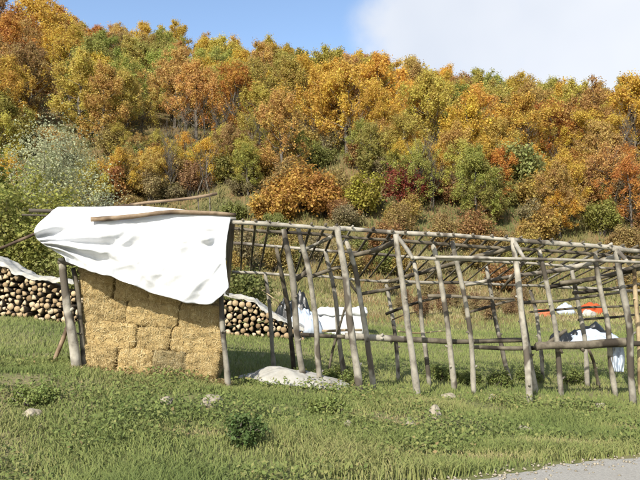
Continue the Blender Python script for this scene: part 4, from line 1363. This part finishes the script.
stone(211, 405, 26, 10, 'pale flat stone in the grass below the straw stack', 1.2)
stone(167, 404, 15, 6, 'small pale stone left of the flat stone below the straw', 2.3)
stone(31, 417, 17, 7, 'grey stone in the verge at the far left', 3.4)
stone(435, 416, 15, 11, 'rounded pale stone in the verge below the second front post', 4.5)
stone(410, 428, 13, 9, 'small cream stone left below the rounded pale stone', 5.6)
stone(348, 428, 8, 6, 'little stone in the verge near the picture centre', 6.7)
stone(366, 434, 14, 5, 'flat little stone right of the picture centre in the verge', 7.8)
stone(524, 433, 18, 6, 'pale flat stone in the verge on the right', 8.9)
stone(449, 398, 15, 4, 'pale flat stone at the foot of the rack posts', 9.1)
stone(492, 399, 11, 4, 'small flat stone right of the one at the post feet', 10.2)
stone(600, 408, 14, 5, 'grey flat stone near the right front post', 11.3)
# gravel along the road edge
N = 700
X = RNG.uniform(-0.5, 7.5, N); Y = road_edge(X) + RNG.normal(0.0, 0.16, N) - 0.05
Z = ground(X, Y) + 0.012
s = RNG.uniform(0.006, 0.022, N)
octa = np.array([[1, 0, 0], [0, 1, 0], [-1, 0, 0], [0, -1, 0], [0, 0, 0.8], [0, 0, -0.5]])
an = RNG.uniform(0, 6.28, N)
dirs = octa[None] * (1 + RNG.uniform(-0.3, 0.3, (N, 6, 1)))
rx_ = dirs[..., 0] * np.cos(an)[:, None] - dirs[..., 1] * np.sin(an)[:, None]
ry_ = dirs[..., 0] * np.sin(an)[:, None] + dirs[..., 1] * np.cos(an)[:, None]
V = np.stack([rx_, ry_, dirs[..., 2]], -1) * s[:, None, None] + np.stack([X, Y, Z], 1)[:, None]
f = np.array([[0, 1, 4], [1, 2, 4], [2, 3, 4], [3, 0, 4], [1, 0, 5], [2, 1, 5], [3, 2, 5], [0, 3, 5]])
F = (np.arange(N)[:, None, None] * 6 + f[None]).reshape(-1, 3)
tag(obj('gravel', np_mesh('gravel', V.reshape(-1, 3), [F]), MAT['stone']), 'loose pale gravel along the road edge', 'gravel', kind='stuff')

# ------------------------------------------------------------------ weeds in the verge
def weed_leaves(name, X, Y, Hmax, size, T, mat):
    n = len(X)
    Z = ground(X, Y) + RNG.random(n) ** 1.3 * Hmax
    nm = RNG.normal(size=(n, 3)) * 0.5 + np.array([0, -0.15, 0.8])
    nm /= np.linalg.norm(nm, axis=1)[:, None]
    V, F = leaf_quads(np.stack([X, Y, Z], 1), nm, size, RNG, 1.6, 0.12)
    return obj(name, np_mesh(name, V, [F], T), mat)
X, Y = scatter(-6, 8, 5.2, 9.9, 110000)
pk = patchy(X, Y, 2.1, 6) * (0.5 + 0.8 * patchy(X, Y, 5.3, 2))
keep = (Y > road_edge(X) + 0.25) & (RNG.random(len(X)) < np.clip(pk * 1.5 - 0.35, 0, 1))
X, Y = X[keep], Y[keep]
pk = patchy(X, Y, 2.1, 6)
tag(weed_leaves('verge_weeds', X, Y, 0.05 + 0.14 * pk, 0.016 + 0.022 * RNG.random(len(X)), np.clip(0.45 + RNG.normal(0, 0.22, len(X)) + 0.3 * (patchy(X, Y, 1.1, 9) - 0.5), 0, 1), MAT['weed']),
    'low broad leaved weeds growing through the verge grass', 'weeds', kind='stuff')
# single larger weeds
def weed_plant(px, py, w_px, h_px, label, seed, colour):
    x, y, z = ray(px, py)
    t = 4.0
    while z * t + EYE > gz(x * t, y * t) and t < 40: t += 0.02
    k = y * t / 640
    ms = make_shrub_meshes(seed, h_px * k, w_px * k, 22, 34, 0.022, 0.5)
    r_ = plant('weed_plant', ms, ('stems', 'foliage'), (x * t, y * t, gz(x * t, y * t) - 0.01), 1, seed, colour)
    tag(r_, label, 'weed', 'larger weeds in the verge')
weed_plant(243, 442, 46, 26, 'dark green leafy weed in the verge below the straw stack', 71, (0.10, 0.145, 0.042))
weed_plant(35, 402, 44, 16, 'low green weed near the left edge by the shelter post', 73, (0.22, 0.26, 0.075))
weed_plant(330, 412, 40, 12, 'low green weed in front of the crumpled pale sheet', 77, (0.22, 0.26, 0.075))
# nettles growing behind the rack posts
wr = random.Random(9)
for k in range(9):
    px_ = [300, 322, 340, 352, 440, 470, 500, 530, 575][k]
    weed_plant(px_, 384 + wr.uniform(-4, 3), 30, 14, f'green weed between the rack posts, {ordinal(k)} from the left', 80 + k, (0.18, 0.21, 0.06))
